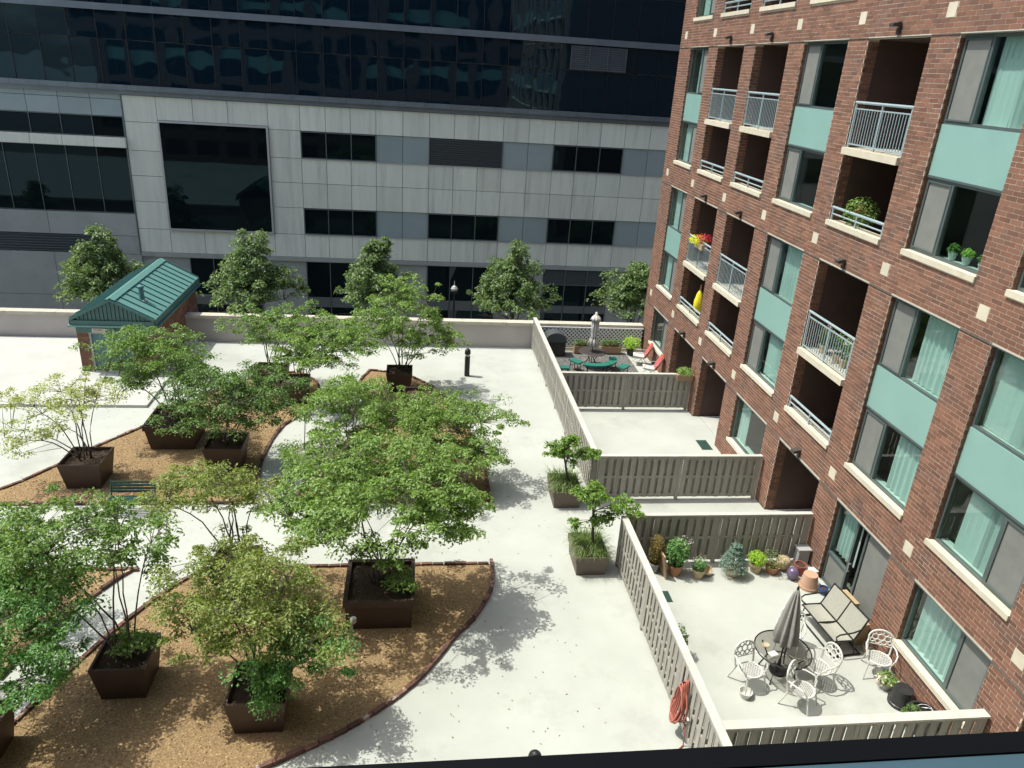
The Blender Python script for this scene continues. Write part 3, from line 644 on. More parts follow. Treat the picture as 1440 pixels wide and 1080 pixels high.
# ribbon rows
k0 = XS.index(-6.97); seq = 0; i = k0
while i+5 < len(XS):
    a, b, c = XS[i], XS[i+3], XS[i+5]
    if seq == 1: louver(a, b, 6.71, 8.26)
    else: glazed(a, b, 6.71, 8.26, 3)
    glazed(a, b, 2.13, 3.73, 3)
    for q0, q1 in ((XS[i+3], XS[i+4]), (XS[i+4], XS[i+5])):
        panel(q0, q1, 6.69, 8.28, m_gpanel, 'grey_panel', -0.05, 0.1); panel(q0, q1, 2.11, 3.75, m_gpanel, 'grey_panel', -0.05, 0.1)
    # street level
    if seq % 3 == 2: louver(a, b, -0.55, 0.40, d=-0.12, nv=3); glazed(a, b, -5.5, -0.62, 3, 'shopfront', trans=(-2.6, -2.1), d=-0.12)
    else: glazed(a, b, -5.5, 0.40, 3, 'shopfront', trans=(-2.6, -1.95), d=-0.12)
    panel(b, c, -1.9, 0.40, m_gconc, 'grey_panel', -0.10, 0.1); panel(b, c, -5.55, -1.9, m_gconc, 'grey_panel', -0.10, 0.1)
    seq += 1; i += 5
glazed(-14.05, -9.8, -5.5, 0.40, 3, 'shopfront', trans=(-2.6, -1.95), d=-0.12)
panel(-16.83, -14.05, -5.55, 0.40, m_gconc, 'grey_panel', -0.10, 0.1); panel(-9.8, -6.97, -1.9, 0.40, m_gconc, 'grey_panel', -0.10, 0.1); panel(-9.8, -6.97, -5.55, -1.9, m_gconc, 'grey_panel', -0.10, 0.1)
bx(-16.83, 44, YO-0.03, YO+0.124, 0.405, 0.672).build('soffit_beam', m_gconc, OB, loc=ON)
for z in (6.69, 2.11): bx(-6.97, 44, YO-0.045, YO-0.004, z-0.03, z+0.015).build('ledge', m_alu, OB, loc=ON)
# left section
x = -16.83
while x > -44:
    a = x-1.72
    panel(a, x, 8.53, 9.45, m_gpanel, 'grey_panel'); panel(a, x, 9.45, 10.20, m_gpanel, 'grey_panel')
    panel(a, x, 6.82, 7.38, m_cpanel, 'ledge_panel', 0.30, 0.45)
    x = a
glazed(-44, -16.9, 7.40, 8.52, 16, fr=0.03); glazed(-44, -16.9, 3.0, 6.80, 16, fr=0.03)
for a, b in ((-44, -34), (-34, -27), (-27, -21.9), (-21.9, -16.83)):
    panel(a, b, 1.62, 2.98, m_gconc, 'grey_panel'); panel(a, b, -2.2, 0.5, m_gconc, 'grey_panel'); panel(a, b, -5.55, -2.2, m_gconc, 'grey_panel')
panel(-18.5, -16.83, 0.5, 1.62, m_gconc, 'grey_panel'); louver(-44, -18.5, 0.52, 1.60, pitch=0.16)
bx(-16.83-0.06, -16.83+0.0, YO-0.05, YO-0.001, 0.5, 9.9).build('corner_trim', m_mull, OB, loc=ON)
# cap of the podium and tower bands
MB().box(-60, 60, YO-0.22, YO+0.29, 9.98, 10.25).box(-60, 60, YO-0.10, YO+0.29, 9.735, 9.978).build('podium_cap', m_cap, OB, loc=ON)
cj = MB()
x = -44.0
while x < 44: cj.box(x-.012, x+.012, YO-0.226, YO-0.221, 9.98, 10.25); x += 1.53
cj.build('cap_joint', m_louv, OB, loc=ON)
TB = [10.26, 14.03, 18.15, 22.27, 26.39, 30.5]
for z in TB[1:]:
    MB().box(-60, 60, YO+0.02, YO+0.298, z, z+0.34).build('tower_band', m_cap, OB, loc=ON)
mu = MB(); x = -43.75; cols = []
while x < 30: cols.append(x); mu.box(x-.02, x+.02, YO+0.17, YO+0.299, 10.26, 33); x += 1.53
mu.build('mullion', m_dark, OB, loc=ON)
up = MB()
for r_ in range(5):
    za = TB[r_]+(0.0 if r_ == 0 else 0.35); zb = TB[r_+1]-0.01 if r_ < 5 else 33
    zm = za+(zb-za)*0.62
    for i in range(len(cols)-1):
        xa, xb = cols[i]+.02, cols[i+1]-.02
        for qa, qb in ((za, zm-.02), (zm+.02, zb)):
            a, b, c = (random.uniform(-.011, .011) for _ in range(3))
            q = [(xa, YO+0.2+a, qa), (xb, YO+0.2-a, qa), (xb, YO+0.2-a+b, qb), (xa, YO+0.2+a+b, qb)]
            if r_ < 2 and -32 < xa < 20: MB().add(q, [(0,1,2,3)]).build('pane', m_tglass, OB, loc=ON)
            else: up.add(q, [(0,1,2,3)])
tag(up.build('upper_glazing', m_tglass, OB, loc=ON), kind='stuff')
louver(8.95, 12.3, 12.62, 13.95, m_cap, pitch=0.12, d=-0.12, nv=3)

# ------------------------------------------------------------------ stair house
SH = thing('stair_house', 'small brick stair house with a teal standing-seam metal gable roof', 'building', (-11.9, 33, 0)); HN = neg(SH)
hx0, hx1, hy0, hy1, hz = -13.38, -10.42, 30.0, 36.1, 2.2
struct('stair_pad', bx(-22, -9.9, 26.76, 33.95, 0.004, 0.11), m_pad)
def brickwall(u0, u1, z0, z1, fixed, axis, sgn, parent, cuts=()):
    mb = MB()
    for row in range(int(z0/CH), int(z1/CH)):
        zc = (row+.5)*CH
        for a, b, full in course(u0, u1, row, [(c[0], c[1]) for c in cuts if c[2] < zc < c[3]]):
            za, zb = row*CH+.005, (row+1)*CH-.005
            if axis == 'y': mb.box(a, b, min(fixed, fixed-sgn*.03), max(fixed, fixed-sgn*.03), za, zb)
            else: mb.box(min(fixed, fixed-sgn*.03), max(fixed, fixed-sgn*.03), a, b, za, zb)
    return tag(mb.build('brickwork', m_brick, parent), kind='stuff')
w1 = MB().box(hx0+.02, hx0+.42, hy0+.02, hy0+.3, 0.1, hz-.12).box(hx1-.92, hx1-.02, hy0+.02, hy0+.3, 0.1, hz-.12).box(hx0+.02, hx0+.3, hy0+.301, hy1, -2, hz).box(hx1-.3, hx1-.02, hy0+.301, hy1, -2, hz).box(hx0+.301, hx1-.301, hy1-.3, hy1, -2, hz).build('wall', m_mortar, SH, loc=HN)
brickwall(hx0, hx0+.43, 0.1, hz, hy0, 'y', -1, w1); brickwall(hx1-.93, hx1, 0.1, hz, hy0, 'y', -1, w1)
brickwall(hy0+.03, hy1, 0.1, hz, hx1, 'x', 1, w1); brickwall(hy0+.03, hy1, 0.1, hz, hx0, 'x', -1, w1)
dr = MB().box(hx0+.43, hx0+.50, hy0+.06, hy0+.2, .11, 1.72).box(hx1-1.0, hx1-.93, hy0+.06, hy0+.2, .11, 1.72).box(hx0+.43, hx1-.93, hy0+.04, hy0+.2, 1.72, 1.77).build('door_frame', m_alu, SH, loc=HN)
bx(hx0+.50, hx1-1.0, hy0+.12, hy0+.17, .115, 1.715).build('door', m_door, dr); bx(hx1-1.12, hx1-1.06, hy0+.06, hy0+.119, 0.95, 1.12).build('handle', m_alu, dr)
bx(hx0+.02, hx1-.02, hy0-.04, hy0+.03, 1.775, 2.06).build('lintel_board', m_teald, SH, loc=HN)
# roof: ridge along y
rx, rzr, re = (hx0+hx1)/2, 3.22, 2.40; ex0, ex1, ry0, ry1 = hx0-.1, hx1+.1, 29.84, 36.35
rf = MB()
for ex in (ex0, ex1):
    rf.add([(rx,ry0,rzr),(rx,ry1,rzr),(ex,ry1,re),(ex,ry0,re),(rx,ry0,rzr-.07),(rx,ry1,rzr-.07),(ex,ry1,re-.07),(ex,ry0,re-.07)], [(0,1,2,3),(4,7,6,5),(0,3,7,4),(1,5,6,2),(2,6,7,3)])
RF = rf.build('roof', m_teal, SH, loc=HN)
n = 12; pitch_ = (ry1-ry0-.1)/n
for ex in (ex0, ex1):
    for i in range(n+1):
        y = ry0+.05+i*pitch_; dx = ex-rx; L = math.hypot(dx, rzr-re); u = Vector((dx/L, 0, (re-rzr)/L)); nn = Vector((-u.z*(1 if dx > 0 else -1), 0, abs(u.x)))
        a = Vector((rx, y, rzr))+u*.12+nn*.02; b = Vector((ex, y, re))+nn*.02-u*.01; s_ = Vector((0,.014,0)); h_ = nn*.03
        MB().add([a-s_-h_, a+s_-h_, b+s_-h_, b-s_-h_, a-s_+h_, a+s_+h_, b+s_+h_, b-s_+h_], [(0,3,2,1),(4,5,6,7),(0,1,5,4),(1,2,6,5),(2,3,7,6),(3,0,4,7)]).build('seam', m_teald, RF)
cap = MB()
for dx in (-1, 1): cap.add([(rx,ry0-.02,rzr+.055),(rx,ry1+.02,rzr+.055),(rx+dx*.2,ry1+.02,rzr-.045),(rx+dx*.2,ry0-.02,rzr-.045)], [(0,1,2,3)])
cap.build('ridge_cap', m_teal, RF)
fa = MB().box(ex1-.002, ex1+.03, ry0, ry1, re-.28, re-.0).box(ex0-.03, ex0+.002, ry0, ry1, re-.28, re)
fa.box(ex1-.05, ex1+.10, ry0, ry1, re-.36, re-.285).box(ex0-.10, ex0+.05, ry0, ry1, re-.36, re-.285).box(ex0-.02, ex1+.02, ry0-.0, ry0+.03, re-.27, re-.08)
fa.build('fascia', m_teald, SH, loc=HN)
bx(ex0-.10, ex1+.10, ry0-.05, ry0+.14, re-.335, re-.275).build('eave_shelf', m_teal, SH, loc=HN)
ga = MB(); x = ex0+.22
while x < ex1-.2:
    zt = re+(rzr-re)*(1-abs(x+.055-rx)/(ex1-rx))-.09
    if zt > re-.05: ga.box(x, x+.11, ry0+.06, ry0+.10, re-.08, zt); ga.box(x+.11, x+.135, ry0+.03, ry0+.10, re-.08, zt)
    x += .15
ga.build('gable_panel', m_teald, SH, loc=HN)
bg_ = MB().add([(ex0+.1,ry0+.105,re-.1),(ex1-.1,ry0+.105,re-.1),(rx,ry0+.105,rzr-.1)], [(0,1,2)]).build('gable_backing', m_louv, SH, loc=HN)
for sx in (-1, 1):
    e = ex0 if sx < 0 else ex1
    MB().add([(rx,ry0-.03,rzr+.01),(e,ry0-.03,re+.01),(e,ry0-.03,re-.10),(rx,ry0-.03,rzr-.10),(rx,ry0+.02,rzr+.01),(e,ry0+.02,re+.01),(e,ry0+.02,re-.10),(rx,ry0+.02,rzr-.10)], [(0,1,2,3),(4,7,6,5),(0,4,5,1),(3,2,6,7),(1,5,6,2)]).build('rake_trim', m_teald, SH, loc=HN)
vp = MB().lathe([(.10,0),(.10,.62),(.13,.63),(.13,.70),(.02,.74)], (-11.15, 31.2, 2.70), 14).build('vent_pipe', m_door, SH, smooth=False, loc=HN)
MB().lathe([(.19,0),(.17,.03),(.11,.05)], (-11.15, 31.2, 2.775), 14).build('flashing', m_alu, vp)
sg = bx(hx0+.62, hx0+1.12, hy0-.065, hy0-.041, 1.80, 1.965).build('stairs_sign', m_white, SH, loc=HN); sg['label'] = 'white sign with red STAIRS lettering'
tc = bpy.data.curves.new('lettering', 'FONT'); tc.body = 'STAIRS'; tc.size = 0.125; tc.align_x = 'CENTER'; tc.align_y = 'CENTER'; tc.extrude = 0.002
to = bpy.data.objects.new('lettering_tmp', tc); C.objects.link(to); dg = bpy.context.evaluated_depsgraph_get()
tm = bpy.data.meshes.new_from_object(to.evaluated_get(dg)); bpy.data.objects.remove(to); tm.materials.clear(); tm.materials.append(m_red)
lt = link('lettering', tm, sg); lt.location = (hx0+.87, hy0-.068, 1.883); lt.rotation_euler = (PI/2, 0, 0); lt.scale = (1.0, 1.0, 1)
for xx in (-11.95, -11.68): MB().box(xx, xx+.05, hy0-.14, hy0-.041, 1.90, 1.95).lathe([(.045,0),(.055,.06),(.03,.13)], (xx+.025, hy0-.16, 1.78), 10).build('door_light', m_white, SH, loc=HN)

# ------------------------------------------------------------------ fences
def fence(p0, p1, label, h=1.6, post_every=2.3, capw=0.14, bw=0.150, gap=0.090, cap=True, sep=0.0):
    a = Vector((*p0, 0)); b = Vector((*p1, 0)); L = (b-a).length; ang = math.atan2(b.y-a.y, b.x-a.x)
    T = thing('fence', label, 'fence', a, ang)
    n = max(1, round(L/post_every)); pitch = bw+gap; hb = h-0.05
    for i in range(n+1):
        x = min(max(L*i/n, .045), L-.045); bx(x-.045, x+.045, -.053-sep, .046+sep, 0, h-.045).build('post', m_fence, T)
    for i in range(n):
        x0, x1 = L*i/n+.048, L*(i+1)/n-.048
        for z, hh in ((0.125, .10), (0.80, .065), (h-.15, .105)): bx(x0, x1, -.045-sep, .036+sep, z, z+hh).build('rail', m_fence, T)
    me = {}
    for side in (-1, 1):
        ya, yb = (.024+sep, .042+sep) if side > 0 else (-.050-sep, -.032-sep)
        me[side] = bx(-bw/2, bw/2, ya, yb, 0, hb-.13)
        mm = bpy.data.meshes.new('board'); mm.from_pydata(me[side].v, [], me[side].f); mm.materials.append(m_fence); me[side] = mm
    for i in range(n):
        x0, x1 = L*i/n+.05, L*(i+1)/n-.05; k = int((x1-x0)/pitch)
        off = ((x1-x0)-k*pitch+gap)/2
        for side in (-1, 1):
            for j in range(k if side > 0 else k+1):
                x = x0+off+bw/2+j*pitch-(pitch/2 if side < 0 else 0)
                o = link('board', me[side], T); o.location = (x, random.uniform(-.002, .002), .12+random.uniform(-.008, .008)); o.rotation_euler = (0, random.uniform(-.006, .006), 0)
    if cap:
        for i in range(n): bx(L*i/n+.002, L*(i+1)/n-.002, -capw/2, capw/2, h-.04, h).build('cap_board', m_fcap, T)
    return T
FX = 5.62
fence((FX, 33.9), (FX, 20.2), 'long grey wood fence beside the walk, running from the parapet to the empty patio', capw=.17, bw=.14, gap=.10, sep=.022)
fence((FX, 16.75), (FX, 9.0), 'grey wood fence with the red hose hung on it', capw=.17, bw=.14, gap=.10, sep=.022)
fence((FX+.09, 27.0), (XF-.07, 27.0), 'grey wood fence between the furnished far patio and the empty patio')
fence((FX+.09, 20.15), (XF-.07, 20.15), 'grey wood fence closing the empty patio on the planter side')
fence((FX+.09, 16.8), (XF-.07, 16.8), 'grey wood fence behind the row of potted plants')
fence((FX+.09, 9.75), (XF-.05, 9.75), 'dark shaded wood fence in front of the white chairs, beside the foreground window', capw=.2)
lat = thing('lattice_panel', 'white diagonal lattice panel in front of the parapet behind the umbrella', 'lattice', (8.4, 33.93, 0)); LN = neg(lat)
for s_, yy in ((1, 33.91), (-1, 33.925)):
    x = 5.75-1.0
    while x < 11.0:
        z0, z1 = .22, 1.1; a = x if s_ > 0 else x+.88; b = x+.88 if s_ > 0 else x
        za, zb = z0, z1
        # clip to the panel ends
        def at(t): return (a+(b-a)*t, z0+(z1-z0)*t)
        t0, t1 = 0.0, 1.0
        for t in np.linspace(0, 1, 45):
            if 5.8 <= at(t)[0] <= 11.02: t0 = t; break
        else: x += .19; continue
        for t in np.linspace(1, 0, 45):
            if 5.8 <= at(t)[0] <= 11.02: t1 = t; break
        if t1-t0 > .06:
            p, q = at(t0), at(t1); M = Matrix.Translation(((p[0]+q[0])/2, yy, (p[1]+q[1])/2)) @ Matrix.Rotation(-math.atan2(q[1]-p[1], q[0]-p[0]), 4, 'Y')
            MB().mbox(M, math.hypot(q[0]-p[0], q[1]-p[1]), .01, .058).build('slat', m_lattice, lat, loc=LN)
        x += .19
MB().box(5.76, 11.04, 33.90, 33.94, 1.1, 1.15).box(5.76, 11.04, 33.90, 33.94, .17, .22).build('frame', m_lattice, lat, loc=LN)
bx(5.78, 11.02, 33.955, 33.972, .16, 1.14).build('backing', m_dark, lat, loc=LN)
bx(5.75, 11.03, 33.75, 33.95, 0.002, .15).build('kerb_board', m_cream, lat, loc=LN)

# ------------------------------------------------------------------ trees
def arc(p, q, bend=0.25, n=5):
    p, q = Vector(p), Vector(q); c = Vector((p.x*(1-bend)+q.x*bend, p.y*(1-bend)+q.y*bend, p.z*0.25+q.z*0.75))
    return [(p*(1-t)**2 + c*2*t*(1-t) + q*t*t) for t in [i/n for i in range(n+1)]]
def tree(name, label, base, ells, m, stems=7, ncl=120, per=60, prad=0.34, ln=0.105, flat=0.32, spread=0.16, rad=0.022, group=None, single=False, barkm=None, dead=0, up=0.75):
    """multi-stem tree: ells = [(dx,dy,z,rx,ry,rz,weight)] crown masses relative to base x,y"""
    T = thing(name, label, 'tree', base, 0, group); bz = base[2]; barkm = barkm or m_bark
    fine = 0.82 if not single else 0.9; ln *= fine; prad *= 0.84; ncl = int(ncl*1.3); W = np.array([e[6] for e in ells], float); W /= W.sum(); cl = []; pr = []
    while len(cl) < ncl:
        e = ells[rng.choice(len(ells), p=W)]; q = unit(rng.normal(size=3)); rr = rng.random()**0.42*1.06
        if q[2] < -0.35 and rng.random() < 0.6: continue
        wob = 1+0.16*math.sin(3*math.atan2(q[1], q[0])+e[0]*5)+0.10*math.sin(7*math.atan2(q[1], q[0])+e[2]*3)
        p = np.array([e[0]+q[0]*rr*e[3]*wob, e[1]+q[1]*rr*e[4]*wob, e[2]-bz+q[2]*rr*e[5]])
        cl.append(p); pr.append(prad*rng.uniform(0.5, 1.4))
    cl = np.array(cl)
    nodes = []; tr = MB()
    if single:
        top = np.array([ells[0][0], ells[0][1], ells[0][2]-bz+ells[0][5]*0.5]); pts = arc((0,0,0), top, .5, 8); tr.tube(pts, rad*2.2, 8, rad*.6); nodes += [(np.array(p), rad*1.2) for p in pts[2:]]
        for i in range(stems):
            s = pts[3+i % 5]; e = ells[i % len(ells)]; a = i*2.4+rng.uniform(0, .5)
            q = (e[0]+math.cos(a)*e[3]*.6, e[1]+math.sin(a)*e[4]*.6, max(e[2]-bz+rng.uniform(-.3, .4)*e[5], s.z+.15)); pp = arc(s, q, .5, 5); tr.tube(pp, rad*.8, 5, rad*.25); nodes += [(np.array(p), rad*.5) for p in pp[1:]]
    else:
        for i in range(stems):
            e = ells[i % len(ells)]; a = 2*PI*i/stems+rng.uniform(-.3, .3); s = (math.cos(a)*spread, math.sin(a)*spread, -.05)
            f = rng.uniform(.35, .85); q = (e[0]+math.cos(a)*e[3]*f, e[1]+math.sin(a)*e[4]*f, e[2]-bz+rng.uniform(-.1, .55)*e[5])
            pp = arc(s, q, .22, 8); pp = [p+Vector(tuple(rng.normal(size=3)*0.015*(1 if 0 < k < 8 else 0))) for k, p in enumerate(pp)]
            tr.tube(pp, rad*rng.uniform(.8, 1.25), 6, rad*.3); nodes += [(np.array(p), rad*.45) for p in pp[3:]]
    tr.build('trunk', barkm, T, smooth=True)
    NP = np.array([n_[0] for n_ in nodes]); br = MB()
    for p in cl:
        d = np.linalg.norm(NP-p, axis=1)+np.where(NP[:, 2] > p[2]+.05, .8, 0); j = int(np.argmin(d)); s = NP[j]
        if np.linalg.norm(s-p) < .08: continue
        br.tube(arc(s, p+np.array([0,0,-.02]), .55, 3), min(.009, nodes[j][1]), 4, .0035)
    tag(br.build('branches', barkm, T), kind='stuff')
    P, N_, D_ = pads(cl, pr, flat, int(per*1.25), up)
    k = len(P); keep = P[:, 2] > 0.02-bz+0.0; P, N_, D_ = P[keep], N_[keep], D_[keep]; k = len(P)
    leaf_mesh('crown', P, N_, D_, ln*rng.uniform(.5, 1.4, k), ln*.56*rng.uniform(.6, 1.3, k), m, T)
    if dead:
        db = MB()
        for _ in range(dead):
            p = cl[rng.integers(len(cl))]; q = p+rng.normal(size=3)*np.array([.35, .35, .1])+np.array([0, 0, .12]); db.tube(arc(p, q, .5, 3), .006, 4, .003)
        db.build('bare_twigs', mat('dead_wood', (0.32, 0.29, 0.24), rough=.9), T)['kind'] = 'stuff'
    return T
def planter(label, c, w, h=0.86, taper=0.80, m=None, rim=0.05, name='planter', d=None, rz=0.0, lip=False):
    m = m or m_planter; d = d or w
    T = thing(name, label, 'planter', (c[0], c[1], 0.036), rz); t = rim
    def ringverts(w_, d_, z): return [(-w_/2,-d_/2,z),(w_/2,-d_/2,z),(w_/2,d_/2,z),(-w_/2,d_/2,z)]
    wi, di = w-2*t, d-2*t
    vs = ringverts(w*taper, d*taper, 0)+ringverts(w, d, h)+ringverts(wi, di, h)+ringverts(wi-.03, di-.03, h-.16)
    fs = [(3,2,1,0)]
    for a in (0, 4, 8):
        for j in range(4): fs.append((a+j, a+(j+1)%4, a+4+(j+1)%4, a+4+j))
    MB().add(vs, fs).build('box', m, T)
    if lip:
        r = MB()
        for s_ in (-1, 1): r.box(-w/2-.025, w/2+.025, s_*d/2-.03 if s_ < 0 else d/2-.02, s_*d/2+.02 if s_ < 0 else d/2+.03, h-.16, h+.012)
        for s_ in (-1, 1): r.box((-w/2-.03) if s_ < 0 else w/2-.02, (-w/2+.02) if s_ < 0 else w/2+.03, -d/2+.022, d/2-.022, h-.158, h+.010)
        r.build('rim', m, T)
    n = 10; sv = []; sf = []
    for i in range(n+1):
        for j in range(n+1):
            x = (i/n-.5)*(wi-.01); y = (j/n-.5)*(di-.01); sv.append((x, y, h-.12+rng.uniform(-.02, .03)+.05*(1-(2*x/wi)**2)*(1-(2*y/di)**2)))
    for i in range(n):
        for j in range(n): a = i*(n+1)+j; sf.append((a, a+n+1, a+n+2, a+1))
    MB().add(sv, sf).build('soil', m_soil, T, smooth=True)
    return T
Z0 = 0.80
planter('square brown tapered planter holding the pale tree at the bed edge', (-9.86, 21.38), 1.2); tree('potted_tree', 'pale yellow-green airy tree with many thin bare stems, left of the stair-house bed', (-9.86, 21.38, Z0), [(-.6,.1,2.65,1.35,1.25,.62,3),(-1.3,-.2,1.75,.9,.9,.45,1.3),(.3,.2,2.95,.85,.9,.5,1)], L_pale, stems=10, ncl=80, per=38, prad=.34, ln=.095)
planter('wide brown planter in front of the stair house', (-8.03, 24.1), 1.62, .9, .85, lip=True); tree('potted_tree', 'green layered tree hiding part of the teal stair-house door', (-8.03, 24.1, Z0), [(-.55,.1,3.25,1.8,1.6,.9,4.5),(-1.3,-.1,2.5,1.0,1.1,.5,1.3),(.8,.0,2.6,.8,.9,.5,1)], L_green, stems=7, ncl=165, per=60, prad=.36)
planter('brown planter under the dense dark green tree', (-6.02, 22.4), 1.2); tree('potted_tree', 'dense dark green broad tree in the middle of the stair-house bed', (-6.02, 22.4, Z0), [(.3,0,2.6,2.15,1.7,.85,4.5),(-.5,-.2,1.95,1.4,1.2,.5,1.5),(1.1,.1,2.0,1.0,1.0,.5,1)], L_dark, stems=8, ncl=200, per=62, prad=.36)
planter('brown planter at the far tip of the stair-house bed', (-5.7, 28.7), 1.25); tree('potted_tree', 'open green tree with visible dark stems near the parapet, beyond the dark tree', (-5.7, 28.7, Z0), [(-.2,0,2.7,1.45,1.2,.85,3),(.7,0,2.3,1.2,1.1,.6,1.3),(1.4,.4,3.0,.6,.6,.6,.5)], L_green, stems=8, ncl=115, per=50, prad=.32, ln=.11)
planter('brown planter beside the narrow path between the upper beds', (-4.65, 27.6), 1.1); tree('potted_tree', 'light green bushy tree between the open tree and the tall tree, before the parapet', (-4.4, 27.5, Z0), [(1.0,-.2,2.6,1.95,1.5,.9,4.5),(.2,-.4,2.0,1.1,1.1,.5,1.3),(2.1,0,2.5,1.1,1.0,.7,1.3)], L_mid, stems=8, ncl=190, per=55, prad=.34, ln=.11)
planter('dark brown planter beside the gravel near the bollard', (-.65, 28.75), 1.05); tree('potted_tree', 'tall green tree reaching above the parapet next to the bollard', (-.55, 28.95, Z0), [(.1,0,3.6,1.4,1.3,1.2,3),(.8,-.1,2.3,1.7,1.3,.8,2.4),(-1.1,0,2.8,1.1,1.0,.7,1.3)], L_mid, stems=8, ncl=180, per=52, prad=.34, ln=.115)
planter('brown planter with a rim half hidden by foliage in the upper right bed', (.15, 26.35), 1.15, lip=True); tree('potted_tree', 'low dark green bushy tree beside the walk, behind the big tree', (.75, 22.1, Z0), [(.30,-.9,2.2,1.95,1.6,.9,4),(-1.0,-.4,1.9,1.3,1.3,.6,1.8),(1.0,-1.4,1.2,1.1,.9,.6,1.2)], L_mid, stems=8, ncl=230, per=60, prad=.36)
planter('brown planter hidden under the low dark tree beside the walk', (.75, 22.1), 1.15); planter('brown planter under the mid green tree behind the big tree', (-1.95, 21.6), 1.15)
tree('potted_tree', 'mid green tree rising behind the left half of the big tree', (-1.95, 21.6, Z0), [(0,-.4,2.5,1.5,1.4,1.0,3),(-.4,-.9,1.5,1.6,1.1,.7,1.8),(.4,.9,2.6,1.1,1.0,.6,1)], L_mid, stems=8, ncl=180, per=58, prad=.35)
planter('big square brown planter with a rim under the big tree in the lower bed', (-.78, 15.15), 1.6, .84, .93, lip=True, rim=.07); tree('potted_tree', 'big spreading bright green tree in the rimmed planter of the lower bed', (-.78, 15.15, Z0), [(.1,.4,3.45,2.45,2.1,.75,5.5),(-1.5,0,2.7,1.2,1.1,.5,1.6),(1.5,.1,2.75,1.15,1.1,.55,1.7),(.0,.1,1.65,.85,.6,.35,.35),(.5,-.35,1.15,.35,.3,.25,.12)], L_mid, stems=12, ncl=290, per=62, prad=.33, ln=.115, dead=22)
planter('brown planter at the corner where the lower bed meets the curved path', (-4.35, 16.1), 1.1); tree('potted_tree', 'thin yellowish tree with bare upright stems at the corner of the curved path', (-4.35, 16.1, Z0), [(-.9,0,2.95,1.25,1.1,.5,3),(.4,.1,2.75,.9,.9,.45,1.5),(.2,-.2,1.5,.7,.6,.35,.7)], L_yel, stems=10, ncl=105, per=45, prad=.32, ln=.10)
planter('brown planter between the curved path and the front bed', (-5.88, 12.95), 1.08, lip=False); tree('potted_tree', 'tall open green tree with dark stems in the planter beside the curved path', (-5.88, 12.95, Z0), [(-.9,.2,3.7,1.35,1.2,.8,3),(.5,.2,3.5,.75,.8,.85,1.3),(-1.8,.3,2.6,1.0,1.0,.7,2),(.35,-.1,1.2,.45,.45,.22,.2)], L_green, stems=9, ncl=165, per=46, prad=.30, ln=.105)
planter('brown planter in the gravel in front of the yellow-green tree', (-3.0, 11.95), 1.15); tree('potted_tree', 'dense yellow-green tree spilling over the front planter in the gravel', (-3.0, 11.95, Z0), [(-.25,.4,3.0,1.5,1.3,.75,4),(.6,.1,2.3,1.05,1.0,.6,1.6),(-.8,.2,2.2,.9,.9,.6,1.2)], L_yel, stems=8, ncl=155, per=60, prad=.32, ln=.095)
tree('potted_tree', 'cool green branch mass on the right side of the front planter', (-2.75, 11.8, Z0), [(.55,-.1,2.0,1.0,.8,.6,2),(.1,-.3,1.35,.5,.5,.4,.8)], L_cool, stems=5, ncl=75, per=60, prad=.30, ln=.09)
planter('brown planter cut by the lower left corner, under the cool green tree', (-8.05, 11.2), 1.15); tree('potted_tree', 'cool green dense tree overhanging the curved path in the front corner', (-8.05, 11.3, Z0), [(.9,.9,2.6,1.3,1.2,.6,3),(1.0,.2,2.0,1.0,1.0,.5,2),(-.3,1.6,2.6,1.2,1.0,.6,2)], L_cool, stems=8, ncl=140, per=62, prad=.32, ln=.095)
tree('shrub', 'thin leafy shrub beside the low bench in the left bed', (-10.1, 16.1, .04), [(.2,.1,1.9,.9,.7,.45,2),(1.2,-1.2,2.2,1.2,1.1,.6,3)], L_green, stems=8, ncl=75, per=42, prad=.28, ln=.10)
# street trees beyond the parapet
for i, (x, top, w_, lab) in enumerate(((-16.8, 3.7, 2.3, 'street tree beyond the parapet left of the stair-house roof'), (-9.0, 3.8, 2.55, 'full street tree beyond the parapet right of the stair-house roof'), (-2.2, 3.6, 2.0, 'narrow street tree beyond the parapet, before the shopfront left of the street lamp'),
        (5.5, 3.5, 2.35, 'round street tree beyond the parapet to the right of the street lamp'), (12.6, 2.6, 2.2, 'street tree beyond the lattice next to the brick corner'), (-25.5, 3.4, 2.3, 'street tree beyond the parapet far left of the stair house'))):
    tree('street_tree', lab, (x, 41.3, -5.6), [(0,0,-.3,w_*1.12,w_*1.12,1.6,4),(rng.uniform(-.4,.4),0,1.3,w_*.78,w_*.78,1.25,2.2),(rng.uniform(-.3,.3),0,top-1.0,w_*.36,w_*.36,1.0,.8),(0,0,-1.8,w_*.9,w_*.9,.9,1.6)], L_street, stems=12, ncl=250, per=58, prad=.48, ln=.21, flat=.55, rad=.05, single=True, group='street trees beyond the parapet', up=.6)
lp = thing('street_lamp', 'black street lamp post with a small round head between the street trees', 'lamp', (2.15, 42, -5.7))
MB().lathe([(.16,0),(.14,.3),(.07,.6),(.055,5.7),(.05,6.0)], (0,0,0), 10).build('post', m_dark, lp); MB().lathe([(.06,6.0),(.20,6.08),(.22,6.2)], (0,0,0), 12).build('collar', m_dark, lp)
MB().lathe([(.19,6.2),(.21,6.32),(.12,6.45),(.03,6.5),(.02,6.75)], (0,0,0), 12).build('lamp_head', m_alu, lp)

